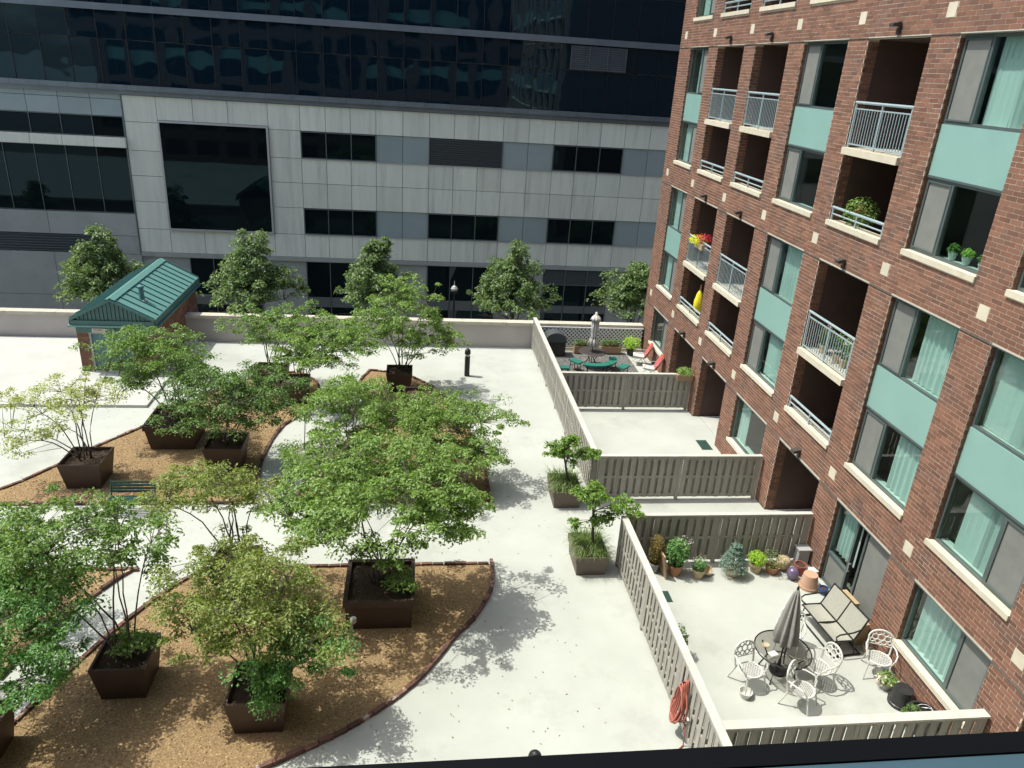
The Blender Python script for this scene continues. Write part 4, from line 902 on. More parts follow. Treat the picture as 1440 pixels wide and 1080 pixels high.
# small planters with grass and standard trees
def blades(name, c, w, d, h, n, m, parent):
    cen = np.stack([rng.uniform(-w/2, w/2, n), rng.uniform(-d/2, d/2, n), np.zeros(n)], 1); a = rng.uniform(0, 2*PI, n); L = h*rng.uniform(.6, 1.2, n)
    ox = np.cos(a)*.6+cen[:, 0]/w; oy = np.sin(a)*.6+cen[:, 1]/d; V = []; F = []
    for i in range(n):
        b = Vector(cen[i]); o_ = Vector((ox[i], oy[i], 0)); s_ = Vector((-oy[i], ox[i], 0)).normalized()*.006; l = L[i]
        p = [b, b+Vector((0,0,l*.55))+o_*l*.25, b+Vector((0,0,l*.75))+o_*l*.6, b+Vector((0,0,l*.55))+o_*l*1.0]; k = len(V)
        for j, q in enumerate(p): ww = (1, 1, .8, .15)[j]; V += [q-s_*ww, q+s_*ww]
        F += [(k, k+1, k+3, k+2), (k+2, k+3, k+5, k+4), (k+4, k+5, k+7, k+6)]
    return MB().add(V, F).build(name, m, parent, loc=c)
for i, (c, lb, lt_, e) in enumerate((((4.70, 20.2), 'taupe box planter with grass beside the corner of the empty patio fence', 'small standard tree in the taupe planter beside the empty patio fence corner', [(-.35,.05,1.75,.42,.36,.26,1.2),(.5,.0,1.6,.40,.36,.18,1),(-.1,0,2.1,.32,.3,.2,.8),(0,0,1.45,.4,.3,.15,.5)]),
        ((4.76, 16.85), 'taupe box planter with grass beside the end of the hose fence', 'small standard tree with two leafy heads in the taupe planter by the hose fence end', [(-.2,.0,2.2,.42,.38,.38,1.4),(.75,.0,1.75,.50,.40,.26,1.3),(.1,0,1.45,.40,.3,.16,.6),(-.6,-.1,1.4,.2,.2,.12,.3)]))):
    T = planter(lb, c, .86, .58, .92, m_planter2, d=1.15, lip=True, rim=.04); T.location.z = 0.004
    g = thing('ornamental_grass', ('fine green grass clump filling the taupe planter by the empty patio', 'fine green grass clump filling the taupe planter by the hose fence end')[i], 'grass', (c[0], c[1], .46)); blades('blades', (0, 0, 0), .74, 1.0, .42, 900, L_grass, g)
    tree('small_tree', lt_, (c[0]+.12, c[1], .45), e, L_lime2, stems=5, ncl=60, per=42, prad=.17, ln=.095, rad=.022, single=True, flat=.5)

# ------------------------------------------------------------------ furniture on the near patio
def lattice_fill(mb, inside, u0, u1, v0, v1, to3, step, wid, th):
    """diagonal strips clipped to inside(u,v), laid with to3(u,v,w)"""
    for sg_ in (1, -1):
        k = -int((u1-u0+v1-v0)/step)-2
        while k*step < (u1-u0)+(v1-v0)+step:
            run = []; n = 60
            for i in range(n+1):
                v = v0+(v1-v0)*i/n; u = u0+k*step+(v-v0)*sg_
                if inside(u, v): run.append((u, v))
                elif len(run) > 1: break
                else: run = []
            if len(run) > 2:
                a, b = run[0], run[-1]; d = Vector((b[0]-a[0], b[1]-a[1])).normalized(); nx, ny = -d.y*wid/2, d.x*wid/2
                q = [(a[0]-nx, a[1]-ny), (b[0]-nx, b[1]-ny), (b[0]+nx, b[1]+ny), (a[0]+nx, a[1]+ny)]
                vs = [to3(u, v, -th/2) for u, v in q]+[to3(u, v, th/2) for u, v in q]
                mb.add(vs, [(0,3,2,1),(4,5,6,7),(0,1,5,4),(1,2,6,5),(2,3,7,6),(3,0,4,7)])
            k += 1
def metal_chair(label, loc, rz, m=None):
    m = m or m_white
    T = thing('patio_chair', label, 'chair', loc, rz, 'white cast metal patio chairs'); T.scale = (1.1, 1.1, 1.08)      # faces +y
    seat = MB(); R = .23
    seat.tube([(R*math.cos(a)*1.02, R*math.sin(a)*.95+.02, .43) for a in np.linspace(0, 2*PI, 25)[:-1]], .019, 6, closed=True)
    lattice_fill(seat, lambda u, v: (u/1.02)**2+((v-.02)/.95)**2 < R*R*.97, -.24, .24, -.24, .26, lambda u, v, w_: (u, v, .43+w_), .066, .024, .010)
    seat.build('seat', m, T)
    by, tilt = -.20, .22
    def bk(u, v, w_): return (u, by-(v)*tilt+w_, .45+v)
    back = MB(); out = [bk(.22, -.03, 0)]+[bk(.24*math.cos(a), .28+.19*math.sin(a)/1.0, 0) for a in np.linspace(-.15, PI+.15, 19)]+[bk(-.22, -.03, 0)]
    back.tube(out, .021, 6); back.tube([bk(-.225, .14, 0), bk(.225, .14, 0)], .009, 5)
    back.build('back_frame', m, T)
    scr = MB()
    for cx, cy, r in ((0,.31,.07),(-.12,.30,.06),(.12,.30,.06),(-.07,.40,.05),(.07,.40,.05),(-.17,.22,.04),(.17,.22,.04),(-.06,.21,.05),(.06,.21,.05),(0,.17,.03),(-.15,.38,.03),(.15,.38,.03)):
        scr.tube([bk(cx+r*math.cos(a), cy+r*math.sin(a), 0) for a in np.linspace(0, 2*PI, 11)[:-1]], .0135, 5, closed=True)
    tag(scr.build('back_scrollwork', m, T), kind='stuff')
    for sx in (-1, 1):
        MB().tube([(sx*.20, .19, .42), (sx*.23, .24, .22), (sx*.25, .29, .0)], .018, 6, .015).build('leg', m, T)
        MB().tube([(sx*.19, -.18, .42), (sx*.22, -.24, .22), (sx*.24, -.32, .0)], .018, 6, .015).build('leg', m, T)
        MB().tube([bk(sx*.235, .20, 0), (sx*.29, -.08, .66), (sx*.30, .10, .645), (sx*.27, .17, .56), (sx*.22, .17, .44)], .017, 6).build('arm', m, T)
    return T
tx, ty = 8.36, 12.55
metal_chair('white lattice-seat chair right behind the white bowl', (7.50, 12.25, 0), PI+.25)
metal_chair('white metal chair turned toward the table next to the dark patio fence', (8.42, 11.62, 0), PI+.75)
metal_chair('white round-back metal chair between the table and the brick wall window', (9.15, 12.25, 0), PI/2+.15)
metal_chair('white metal chair half hidden behind the closed patio umbrella', (8.95, 13.35, 0), PI-.55)
metal_chair('white metal chair pushed against the brick wall behind the black pots', (10.72, 12.45, 0), PI-.45)
TB_ = thing('patio_table', 'round smoked-glass patio table with dark metal legs around the umbrella pole', 'table', (tx, ty, 0))
MB().add([(.615*math.cos(a), .615*math.sin(a), .722) for a in np.linspace(0, 2*PI, 41)[:-1]], [tuple(range(40))]).build('table_top', m_tabletop, TB_)
MB().tube([(.625*math.cos(a), .625*math.sin(a), .72) for a in np.linspace(0, 2*PI, 37)[:-1]], .016, 6, closed=True).build('rim', m_dark, TB_)
for i in range(4):
    a = PI/4+i*PI/2; MB().tube([(math.cos(a)*.48, math.sin(a)*.48, .70), (math.cos(a)*.30, math.sin(a)*.30, .40), (math.cos(a)*.44, math.sin(a)*.44, 0)], .018, 6).build('leg', m_dark, TB_)
MB().tube([(.3*math.cos(a), .3*math.sin(a), .40) for a in np.linspace(0, 2*PI, 25)[:-1]], .011, 5, closed=True).build('brace_ring', m_dark, TB_)
U = thing('patio_umbrella', 'closed grey-beige patio umbrella standing in the smoked glass table', 'umbrella', (tx+.05, ty+.08, 0)); ln_ = (.055, .085)
MB().tube([(0,0,.05), (ln_[0]*2.2, ln_[1]*2.2, 2.2)], .019, 8).build('pole', m_dark, U)
MB().lathe([(.20,.02),(.20,.06),(.05,.10),(.03,.35)], (0,0,0), 20).build('base', m_dark, U)
MB().lathe([(.20,.80),(.235,.86),(.20,1.2),(.135,1.65),(.065,2.05),(.025,2.18)], (0,0,0), 64, .30, 8, ln_).build('canopy', m_umb, U, smooth=True)
MB().lathe([(.03,2.17),(.03,2.22),(.005,2.27)], (0,0,0), 10, 0, 8, ln_).build('finial', m_dark, U)
tag(bx(-.10,.10,-.07,.07,0,.004).build('paper', m_white), 'white sheet of paper lying on the smoked glass table', 'paper'); o = bpy.data.objects['paper']; o.location = (8.06, 12.42, .731); o.rotation_euler = (0,0,.3)
o = tag(MB().lathe([(.05,0),(.085,.035),(.08,.05),(.05,.03)], (0,0,0), 16).build('small_dish', m_cpot), 'small cream dish next to the paper on the smoked table', 'dish'); o.location = (7.99, 12.66, .731)
o = tag(MB().lathe([(.11,0),(.145,.13),(.15,.15),(.135,.15),(.10,.03)], (0,0,0), 20).build('bowl', m_white), 'round white bowl on the concrete by the lattice chair', 'bowl'); o.location = (7.33, 11.93, .003)
# glider bench
GB = thing('glider_bench', 'two-seat glider bench with beige sling seats and dark tube frame', 'bench', (10.18, 13.75, 0), PI/2+.10)   # local: x along the seat, faces +y
def strip(mb, a, b, c, d, n=6, sag=.03):
    a, b, c, d = map(Vector, (a, b, c, d)); vs = []
    for i in range(n+1):
        t = i/n; s_ = Vector((0, 0, -sag*math.sin(PI*t)))
        p, q = a.lerp(d, t)+s_, b.lerp(c, t)+s_; vs += [p, q, p-Vector((0,0,.012)), q-Vector((0,0,.012))]
    fs = []
    for i in range(n): k = i*4; fs += [(k,k+1,k+5,k+4),(k+2,k+6,k+7,k+3),(k,k+4,k+6,k+2),(k+1,k+3,k+7,k+5)]
    fs += [(0,2,3,1),(4*n,4*n+1,4*n+3,4*n+2)]
    return mb.add(vs, fs)
for x0, x1 in ((-.66, -.02), (.02, .66)):
    strip(MB(), (x0,.28,.43), (x1,.28,.43), (x1,-.20,.40), (x0,-.20,.40)).build('seat', m_sling, GB, smooth=False)
    strip(MB(), (x0,-.22,.42), (x1,-.22,.42), (x1,-.46,.98), (x0,-.46,.98), sag=.012).build('backrest', m_sling, GB)
fr_ = MB()
for x_ in (-.68, 0, .68): fr_.tube([(x_,.32,.40),(x_,.28,.435),(x_,-.20,.405),(x_,-.24,.45),(x_,-.48,1.0)], .02, 6)
fr_.tube([(-.68,-.48,1.0),(.68,-.48,1.0)], .02, 6).tube([(-.68,.30,.42),(.68,.30,.42)], .02, 6).tube([(-.68,-.22,.41),(.68,-.22,.41)], .024, 6); fr_.build('seat_frame', m_dark, GB)
for x_ in (-.74, .74):
    MB().tube([(x_*.93,-.36,.72),(x_,-.10,.70),(x_,.26,.68),(x_,.34,.62),(x_,.30,.50),(x_*.93,.22,.44)], .019, 6).build('arm', m_dark, GB)
    MB().tube([(x_,.34,.03),(x_,-.46,.03)], .022, 6).build('runner', m_dark, GB)
    for y_ in (.22, -.28): MB().tube([(x_,y_,.04),(x_*.96,y_*.75,.40)], .016, 6).build('link_arm', m_dark, GB)
MB().tube([(-.74,.30,.05),(.74,.30,.05)], .02, 6).tube([(-.74,-.42,.05),(.74,-.42,.05)], .02, 6).build('base_frame', m_dark, GB)
# pots and plants
def bush(parent, c, r, h, m, n, ln, flat=.8, up=.7, shape=None):
    q = unit(rng.normal(size=(n, 3)))*(rng.random((n, 1))**.4); P = q*np.array([r, r, h/2])+np.array([c[0], c[1], c[2]+h/2])
    if shape == 'cone': t = rng.random(n)**.7; a = rng.uniform(0, 2*PI, n); rr = r*(1-t)*np.sqrt(rng.random(n))*1.1+.01; P = np.stack([c[0]+rr*np.cos(a), c[1]+rr*np.sin(a), c[2]+t*h], 1); q = np.stack([np.cos(a), np.sin(a), .2*np.ones(n)], 1)
    N_ = unit(q*.5+np.array([0,0,up])+rng.normal(size=(n,3))*.4); D_ = unit(q+rng.normal(size=(n,3))*.5)
    return leaf_mesh('foliage', P, N_, D_, ln*rng.uniform(.6,1.3,n), ln*.5*rng.uniform(.7,1.2,n), m, parent)
def pot(c, r, h, m, label, plant=None, name='plant_pot', upside=False, cat='pot', z=.003):
    T = thing(name, label, cat, (c[0], c[1], z))
    if upside: MB().lathe([(r,0),(r,.07),(r*.94,.08),(r*.72,h),(r*.3,h+.004)], (0,0,0), 22).build('pot', m, T, smooth=False)
    else:
        MB().lathe([(r*.70,0),(r*.92,h-.07),(r,h-.065),(r,h),(r*.88,h),(r*.86,h-.05),(.01,h-.05)], (0,0,0), 22).build('pot', m, T)
        MB().lathe([(r*.85,h-.045),(r*.5,h-.03)], (0,0,0), 16).build('soil', m_soil, T)
    if plant:
        for pl in plant: bush(T, (pl.get('dx', 0), pl.get('dy', 0), h+pl.get('z', -.05)), pl['r'], pl['h'], pl['m'], pl['n'], pl['ln'], up=pl.get('up', .7), shape=pl.get('shape'))
    return T
pot((6.55,16.45), .15, .28, m_grey, 'brownish conical evergreen in a pot at the fence corner', [dict(r=.22,h=.95,m=L_brown,n=1500,ln=.05,shape=None)], cat='plant')
o = tag(bx(-.02,.02,-.25,.25,0,.75).build('leaning_board', m_board), 'brown board leaning beside the conical evergreen', 'board'); o.location = (6.78, 16.30, .003); o.rotation_euler = (0, -.18, .1)
pot((7.10,16.30), .21, .34, m_terra, 'terracotta pot with a tall leafy plant with pale flowers', [dict(r=.33,h=.85,m=L_cool,n=1000,ln=.085),dict(r=.26,h=.4,z=.5,dx=.12,m=F_white,n=60,ln=.05)], cat='plant')
pot((7.72,16.15), .18, .27, m_cpot, 'cream pot with a small flowering plant beside the tall leafy plant', [dict(r=.22,h=.40,m=L_cool,n=380,ln=.06),dict(r=.2,h=.25,z=.2,m=F_white,n=30,ln=.045)], cat='plant')
o = tag(MB().lathe([(.10,0),(.14,.10),(.15,.11),(.12,.10),(.09,.02)], (0,0,0), 16).build('shell_dish', m_cpot), 'cream shell-like dish leaning behind the small cream pot', 'dish'); o.location = (7.98, 16.28, .12); o.rotation_euler = (.9, 0, .4)
SPR = thing('potted_spruce', 'blue-green dwarf spruce in a pot in the middle of the plant row', 'plant', (8.72, 16.22, .003))
MB().lathe([(.15,0),(.20,.22),(.21,.25),(.18,.25),(.17,.2)], (0,0,0), 18).build('pot', m_cpot, SPR); MB().tube([(0,0,.15),(0,.02,1.0)], .025, 6, .008).build('trunk', m_bark, SPR)
cs = []; rs = []
for tier in range(6):
    zt = .30+tier*.135; rr = .42*(1-tier/6.4); nb = max(4, 11-tier)
    for i in range(nb): a = 2*PI*i/nb+tier*.5; cs.append((rr*.72*math.cos(a), rr*.72*math.sin(a), zt)); rs.append(.15*(1-tier*.08))
P, N_, D_ = pads(np.array(cs), np.array(rs), .35, 75); leaf_mesh('foliage', P, N_, D_, .05*rng.uniform(.7, 1.2, len(P)), .02*rng.uniform(.8, 1.2, len(P)), L_spruce, SPR)
pot((9.45,16.35), .19, .27, m_cpot, 'pot of bright lime green bushy herb between the spruce and the dry plant', [dict(r=.27,h=.42,m=L_lime,n=900,ln=.055)], cat='plant')
pot((9.90,16.28), .19, .22, m_terra, 'straggly thin plant in a terracotta pot next to the lime green herb', [dict(r=.34,h=.55,m=L_grass,n=260,ln=.06),dict(r=.15,h=.2,m=L_brown,n=80,ln=.05)], cat='plant')
o = tag(MB().lathe([(.05,0),(.17,.10),(.21,.24),(.17,.36),(.04,.40)], (0,0,0), 20).build('orange_jar', m_cpot, smooth=True), 'round ochre jar behind the purple globe', 'jar'); o.location = (10.28, 16.42, .003)
o = tag(MB().lathe([(.02,0),(.11,.03),(.165,.15),(.15,.27),(.09,.34),(.03,.35)], (0,0,0), 20).build('glazed_globe', m_purple, smooth=True), 'glossy purple globe beside the red pot', 'globe'); o.location = (10.36, 15.98, .003)
pot((10.66,16.18), .17, .33, m_redpot, 'empty red clay pot between the purple globe and the upturned pot')
pot((10.66,15.62), .255, .42, m_terra2, 'large pale terracotta pot standing upside down', upside=True)
pot((10.93,15.32), .12, .20, m_blue, 'small blue glazed pot beside the upturned terracotta pot')
o = tag(MB().box(-.16,.16,-.12,.12,0,.55).box(-.19,.19,-.15,.15,.551,.60).build('utility_box', m_grey), 'grey utility box at the fence end by the brick wall', 'utility box'); o.location = (10.88, 16.58, .003)
o = tag(MB().box(-.14,.14,-.10,.10,0,.22).box(-.15,.15,-.11,.11,.221,.25).build('small_white_box', m_white), 'small white box behind the upturned terracotta pot', 'box'); o.location = (10.92, 16.02, .003); o.rotation_euler = (0,0,.2)
for i, (dx, dy, z, sx, sy, sz, lab) in enumerate(((0,.28,0,.36,.62,.56,'tall cardboard box behind the glider bench'), (.0,-.42,0,.30,.44,.60,'narrow cardboard box leaning by the sliding screen'), (.02,.26,.565,.34,.56,.16,'flat cardboard box lying on top of the tall box'))):
    o = tag(MB().box(-sx/2,sx/2,-sy/2,sy/2,0,sz).box(-.02,.02,-sy/2-.002,sy/2+.002,sz+.0005,sz+.002).build('cardboard_box', m_box), lab, 'box'); o.location = (10.86+dx, 14.02+dy, z+.003); o.rotation_euler = (0,0,.04*i)
o = tag(MB().lathe([(.09,0),(.11,.17),(.115,.18),(.10,.18),(.09,.03)], (0,0,0), 16).build('small_pot', m_cpot), 'small cream pot on the concrete beside the glider bench', 'pot'); o.location = (10.93, 13.18, .003)
pot((10.72,12.02), .16, .18, m_grey, 'trailing green and silver plant beside the black pots', [dict(r=.24,h=.26,m=L_mid,n=320,ln=.075),dict(r=.2,h=.2,dx=-.1,m=F_white,n=120,ln=.08)], cat='plant')
o = pot((10.80,11.55), .27, .42, m_black, 'large black plastic pot upside down by the low window', upside=True)
BB = thing('black_pot', 'black plastic pot with plastic sheet and trailing vine next to the shaded fence', 'pot', (11.0-.22, 10.85, .003))
MB().lathe([(.24,0),(.31,.44),(.33,.46),(.28,.46),(.26,.36),(.02,.34)], (0,0,0), 24).build('pot', m_black, BB); bush(BB, (-.22,.05,.05), .22, .55, L_dark, 520, .07)
P_ = MB(); 
for _ in range(5): a = rng.uniform(0, 6); P_.tube([(math.cos(a+t)*.2*(1+.2*math.sin(3*t)), math.sin(a+t)*.2, .46+.05*math.sin(2*t+a)) for t in np.linspace(0, 3.2, 9)], .007, 4)
tag(P_.build('wire_coil', m_alu, BB), kind='stuff')
o = tag(MB().tube([(.35*math.cos(t)*(1-.05*t), .14*math.sin(t*1.3), .012) for t in np.linspace(0, 6, 26)], .007, 5).build('loose_cord', m_cpot), 'thin tan cord lying loose on the concrete by the black pots', 'cord'); o.location = (10.35, 10.95, 0)
o = tag(MB().box(-.10,.10,-.22,.22,0,.008).box(-.085,.085,-.2,.2,.0085,.012).build('floor_drain', m_grate), 'small grey floor drain beside the hose fence', 'drain'); o.location = (6.6, 15.35, .003)
o = tag(MB().box(-.20,.20,-.38,.38,0,.01).box(-.17,.17,-.35,.35,.0105,.014).build('floor_grate', m_grate), 'dark green floor grate in the empty patio near the brick wall', 'drain'); o.location = (10.70, 23.9, .003)
pot((6.15,13.25), .13, .2, m_grey, 'leafy plant pressed against the inside of the hose fence', [dict(r=.24,h=.75,m=L_dark,n=600,ln=.07)], cat='plant')
pot((6.05,11.95), .13, .25, m_grey, 'grey-green plant beside the inside of the hose fence end', [dict(r=.18,h=.55,m=L_spruce,n=300,ln=.07)], cat='plant')
# hose on the fence
HS = thing('garden_hose', 'red garden hose coiled and hung on the grey fence', 'hose', (FX-.10, 11.05, 0))
hb = MB(); pts = []
for k in range(9):
    ph = k*.35
    for t in np.linspace(0, 2*PI, 22)[:-1]:
        w_ = .10+.022*k; hgt = .56-.022*k
        pts.append((-.03-.03*(k % 4)+.02*math.sin(t+ph)-.10*max(0, -math.sin(t)), (w_*math.cos(t))*(1.0-.25*math.sin(t))+.02*math.sin(ph), .82+hgt*math.sin(t)+.02*math.cos(ph)))
hb.tube(pts, .021, 6); hb.build('coil', m_hose, HS, smooth=True)
MB().tube([(.0,-.10,.62),(-.06,-.22,.55),(-.03,-.30,.45),(-.02,-.34,.02),(-.25,-.5,.02)], .0155, 6).build('tail', m_hose, HS, smooth=True); MB().tube([(.07,0,1.36),(-.12,0,1.36),(-.14,0,1.42)], .014, 6).build('hook', m_dark, HS)
MB().tube([(-.02,-.26,.72),(-.02,-.36,.70)], .022, 8).build('nozzle', m_white, HS)
# bollard lights, spike lamp, bench
for (bx_, by_), lb in (((2.22, 30.35), 'dark round-topped bollard light on the walk near the parapet'), ((*ground(753, 1057, 1.27),), 'dark bollard light just beyond the foreground window rail')):
    T = thing('bollard_light', lb, 'bollard', (bx_, by_, .003)); MB().lathe([(.115,0),(.115,.92)], (0,0,0), 16).build('post', m_dark, T); MB().lathe([(.10,.921),(.10,1.02)], (0,0,0), 16).build('lens', m_lens, T)
    MB().lathe([(.13,1.021),(.13,1.12),(.11,1.20),(.06,1.255),(.01,1.27)], (0,0,0), 16).build('cap', m_dark, T, smooth=False)
T = thing('spotlight', 'small metal spotlight on a post in the gravel at the rimmed planter', 'lamp', (-1.40, 14.1, .036)); MB().box(-.04,.04,-.04,.04,0,.42).build('post', m_alu, T); MB().tube([(0,0,.42),(.02,-.02,.50)], .02, 6).lathe([(.05,.47),(.075,.50),(.075,.60),(.03,.62)], (.05,-.02,0), 12).build('lamp_head', m_alu, T)
for (c, rz, lb) in (((-8.05, 19.62), 0, 'dark green slatted metal bench on the walk below the stair-house bed'), ((-10.7, 17.35), PI, 'grey slatted bench beside the left bed behind the thin shrub')):
    T = thing('park_bench', lb, 'bench', (*c, .003), rz); m_ = m_benchgreen
    for i in range(5): bx(-.62,.62,-.22+i*.09,-.22+i*.09+.06,.42,.45).build('seat_slat', m_, T)
    for i in range(4): bx(-.62,.62,.25+i*.02,.275+i*.02,.52+i*.09,.58+i*.09).build('back_slat', m_, T)
    for s_ in (-.6, .6):
        MB().tube([(s_,-.22,0),(s_,-.22,.62),(s_,.22,.62)], .02, 6).build('leg', m_, T); MB().tube([(s_,.22,0),(s_,.22,.42),(s_,.34,.88)], .02, 6).build('leg', m_, T)

# ------------------------------------------------------------------ furnished far patio
o = tag(bx(6.3, 10.15, 29.2, 33.6, .004, .016).build('patio_rug', m_rug), 'black and white speckled outdoor rug under the round table', 'rug')
fx_, fy_ = 8.04, 31.7
T = thing('round_table', 'round dark metal table on the speckled rug with green benches around it', 'table', (fx_, fy_, .016)); MB().lathe([(.62,0),(.64,.015),(.62,.03)], (0,0,.70), 32).build('table_top', m_lampbox, T)
for i in range(4): a = PI/4+i*PI/2; MB().tube([(.35*math.cos(a),.35*math.sin(a),.70),(.15*math.cos(a),.15*math.sin(a),.35),(.40*math.cos(a),.40*math.sin(a),0)], .022, 6).build('leg', m_dark, T)
U = thing('closed_umbrella', 'closed pale striped umbrella in the round dark table before the lattice', 'umbrella', (fx_, fy_, .016)); MB().tube([(0,0,0),(0,0,2.55)], .02, 8).build('pole', m_dark, U)
MB().lathe([(.24,1.02),(.17,1.28),(.115,1.40),(.135,1.75),(.15,2.25)], (0,0,0), 56, .25, 8).build('canopy', m_umb2, U, smooth=True); MB().lathe([(.24,2.24),(.20,2.34),(.10,2.46),(.06,2.48),(.05,2.60),(.01,2.62)], (0,0,0), 48, .1, 8).build('cap', m_umb2, U, smooth=True); MB().lathe([(.125,1.37),(.13,1.40),(.125,1.43)], (0,0,0), 20).build('tie_strap', m_dark, U)
for a0, a1, lb in ((3.4, 4.0, 'short curved green bench on the fence side of the round table'), (4.15, 5.35, 'long curved green bench between the round table and the wood fence'), (.05, -.95, 'curved green bench on the red-chair side of the round table'), (5.55, 5.75, 'short green bench at the rug corner near the red chairs')):
    T = thing('curved_bench', lb, 'bench', (fx_, fy_, .016)); ri, ro = .82, 1.18
    if '5.75' in str(a1): ri, ro, a0, a1 = 1.45, 1.85, 5.38, 5.72
    n = 10; an = [a0+(a1-a0)*i/n for i in range(n+1)]
    MB().prism([(ri*math.cos(a), ri*math.sin(a)) for a in (an if a1 > a0 else an[::-1])]+[(ro*math.cos(a), ro*math.sin(a)) for a in (an[::-1] if a1 > a0 else an)], .40, .47).build('cushion', m_green, T)
    for a in (a0+(a1-a0)*.15, a0+(a1-a0)*.85): MB().tube([((ri+.1)*math.cos(a),(ri+.1)*math.sin(a),.40),((ri+.05)*math.cos(a),(ri+.05)*math.sin(a),0)], .018, 6).tube([((ro-.08)*math.cos(a),(ro-.08)*math.sin(a),.40),((ro-.03)*math.cos(a),(ro-.03)*math.sin(a),0)], .018, 6).tube([((ri+.07)*math.cos(a),(ri+.07)*math.sin(a),.2),((ro-.05)*math.cos(a),(ro-.05)*math.sin(a),.2)], .012, 5).build('leg', m_dark, T)
o = thing('green_stool', 'small green cushioned stool beside the long fence on the rug', 'stool', (6.55, 30.45, .016)); bx(-.20,.20,-.18,.18,.36,.44).build('cushion', m_green, o)
for sx in (-.16,.16):
    for sy in (-.14,.14): bx(sx-.015,sx+.015,sy-.015,sy+.015,0,.359).build('leg', m_dark, o)
for c, rz, lb in (((10.45, 32.1), PI/2-.25, 'coral-cushioned folding chair nearest the parapet'), ((10.5, 30.6), PI/2-.2, 'coral-cushioned folding chair next to the brick wall and wood fence')):
    T = thing('lounge_chair', lb, 'chair', (*c, .003), rz)
    M1 = Matrix.Translation((0,.05,.42)) @ Matrix.Rotation(.08, 4, 'X'); MB().mbox(M1, .50, .55, .07).build('seat_cushion', m_umb2 if False else m_white, T)
    M2 = Matrix.Translation((0,-.36,.72)) @ Matrix.Rotation(.42, 4, 'X'); MB().mbox(M2, .50, .09, .68).build('back_cushion', m_coral, T)
    for s_ in (-.26,.26): MB().tube([(s_,.34,0),(s_,-.15,.42),(s_,-.50,1.02)], .015, 6).build('leg', m_alu, T); MB().tube([(s_,-.36,0),(s_,.0,.36),(s_,.30,.44)], .015, 6).build('leg', m_alu, T); MB().tube([(s_,.30,.44),(s_,.25,.62),(s_,-.3,.64)], .014, 6).build('arm', m_alu, T)
for (c, w_, lb, m1, n_) in (((7.95,33.45), .8, 'wood planter box of mixed flowers left of the umbrella pole', L_dark, 420), ((9.35,33.45), 1.0, 'wood planter box of reddish flowers right of the umbrella pole', L_dark, 480)):
    T = thing('flower_box', lb, 'planter', (*c, .016)); MB().box(-w_/2,w_/2,-.17,-.13,.05,.38).box(-w_/2,w_/2,.13,.17,.05,.38).box(-w_/2,-w_/2+.04,-.129,.129,.05,.38).box(w_/2-.04,w_/2,-.129,.129,.05,.38).build('box', m_board, T); bx(-w_/2+.041,w_/2-.041,-.128,.128,.06,.33).build('soil', m_soil, T)
    for k in range(4): bush(T, (-w_*.36+k*w_*.24,0,.32), .2, .42, m1, n_//4, .09)
    bush(T, (0,0,.42), w_*.45, .25, F_red, 26, .05)
pot((10.35,33.3), .24, .34, m_black, 'black tub of bright leafy green plants in the lattice corner', [dict(r=.45,h=.65,m=L_lime,n=420,ln=.12),dict(r=.3,h=.4,z=.35,m=F_white,n=20,ln=.05)], cat='plant')
GR = thing('covered_grill', 'barbecue grill under a dark grey cover beside the lattice and long fence', 'grill', (6.55, 33.2, .003))
MB().frust((0,0), .95, .6, .95, .6, .02, .72).build('lower_cover', m_black, GR); MB().add([(.5*math.cos(a)*1.04,y_,.721+.46*max(0,math.sin(a))) for y_ in (-.34,.34) for a in np.linspace(0, PI, 13)], [(i,i+1,14+i,13+i) for i in range(12)]+[tuple(range(12,-1,-1)), tuple(range(13,26))]).build('lid_cover', m_louv, GR, smooth=False)
FB = thing('fence_flower_box', 'wooden box of green plants hung on the fence top against the brick pier', 'planter', (10.72, 26.93, 1.36)); MB().frust((0,0), .62, .20, .72, .26, 0, .25).build('box', m_board, FB); bush(FB, (0,0,.20), .36, .34, L_mid, 520, .08)
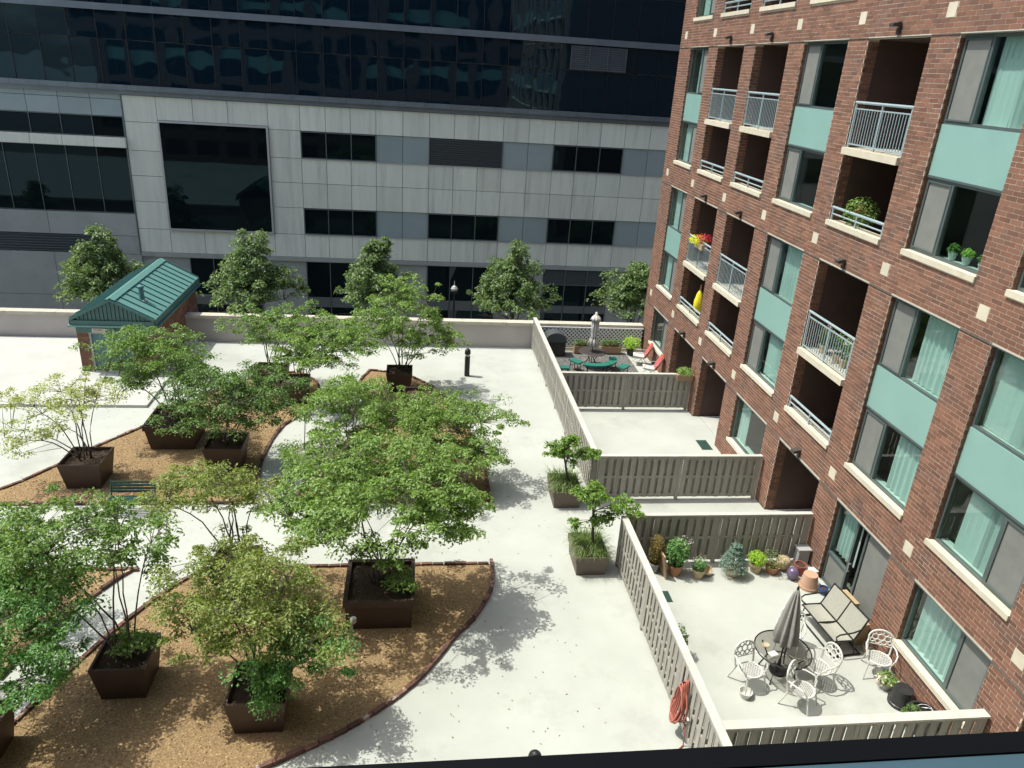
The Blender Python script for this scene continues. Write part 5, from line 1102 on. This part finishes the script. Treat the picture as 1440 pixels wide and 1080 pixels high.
# ------------------------------------------------------------------ balconies and window ledges
zb = ZS[0]+2.03
T = thing('railing_planter', 'yellow-green and dark red flowers in a planter on the balcony railing', 'plant', (XF+.06, 28.55, zb+.80)); MB().frust((0,0), .22, .80, .26, .85, 0, .22).build('box', m_cpot, T); bush(T, (-.08,.15,.10), .38, .42, F_yel, 320, .09); bush(T, (.02,-.2,.28), .34, .38, F_red, 190, .09)
T = thing('yellow_bag', 'bright yellow cloth bag hung in the shaded lower balcony', 'bag', (XF+.32, 28.46, ZS[0]-.05)); MB().lathe([(.10,.0),(.20,.12),(.19,.45),(.12,.78),(.05,.9)], (0,0,.30), 16, .08, 5).build('bag', m_yellow, T, smooth=True); MB().tube([(0,0,1.15),(.0,0,1.45)], .05, 6, .03).build('strap', m_terra, T); MB().tube([(0,0,0),(0,0,.3)], .02, 6).build('stand', m_dark, T)
T = thing('balcony_plant', 'leafy plant with red flowers on the lower balcony ledge beneath the railing', 'plant', (XF+.42, 18.72, ZS[1]-.58)); MB().lathe([(.14,0),(.20,.40),(.17,.40),(.16,.35)], (0,0,0), 16).build('pot', m_cpot, T); bush(T, (0,0,.62), .46, .85, L_green, 620, .09); MB().tube([(0,0,.35),(.02,.02,1.1)], .015, 5).build('stem', m_bark, T); bush(T, (-.1,-.15,1.0), .2, .3, F_red, 26, .06)
for y_, lb, m1, r_ in ((18.95,'red and white flowering plant in a white pot on the flower-filled balcony', F_red, .22), (18.2,'leafy plant in a cream pot in the middle of the flower-filled balcony', L_mid, .24), (17.45,'tall plant at the brick pier end of the flower-filled balcony', L_green, .28), (17.85,'low white-flowered plant on the flower-filled balcony', F_white, .16)):
    pot((XF+.42, y_), .14, .27, m_cpot, lb, [dict(r=r_,h=.62,m=L_cool,n=260,ln=.075),dict(r=r_*.8,h=.35,z=.25,m=m1,n=70,ln=.06)], cat='plant', z=ZS[0]+2.03)
for i, (y_, lb) in enumerate(((14.95,'left pale pot with small succulent inside the dark window'), (14.5,'middle pale pot with bright leaves inside the dark window'), (14.0,'right pale pot with leafy sprig inside the dark window'))):
    pot((XF+.33, y_-.15), .095, .17, m_white, lb, [dict(r=.14,h=.24,m=(L_green,L_lime,L_green)[i],n=130,ln=.07)], cat='plant', z=ZS[1]+.13+.04)

# fallen leaves on the deck and beds under the trees
n = 900; q = np.stack([rng.uniform(-12, 4.2, n), rng.uniform(10, 30, n), np.full(n, .012)], 1)
nr = unit(np.stack([rng.normal(0, .15, n), rng.normal(0, .15, n), np.ones(n)], 1)); dr_ = unit(np.stack([rng.normal(size=n), rng.normal(size=n), np.zeros(n)], 1))
tag(leaf_mesh('fallen_leaves', q, nr, dr_, rng.uniform(.03, .07, n), rng.uniform(.02, .035, n), L_brown), 'small dry leaves fallen on the beds and paving', 'leaves', kind='stuff')
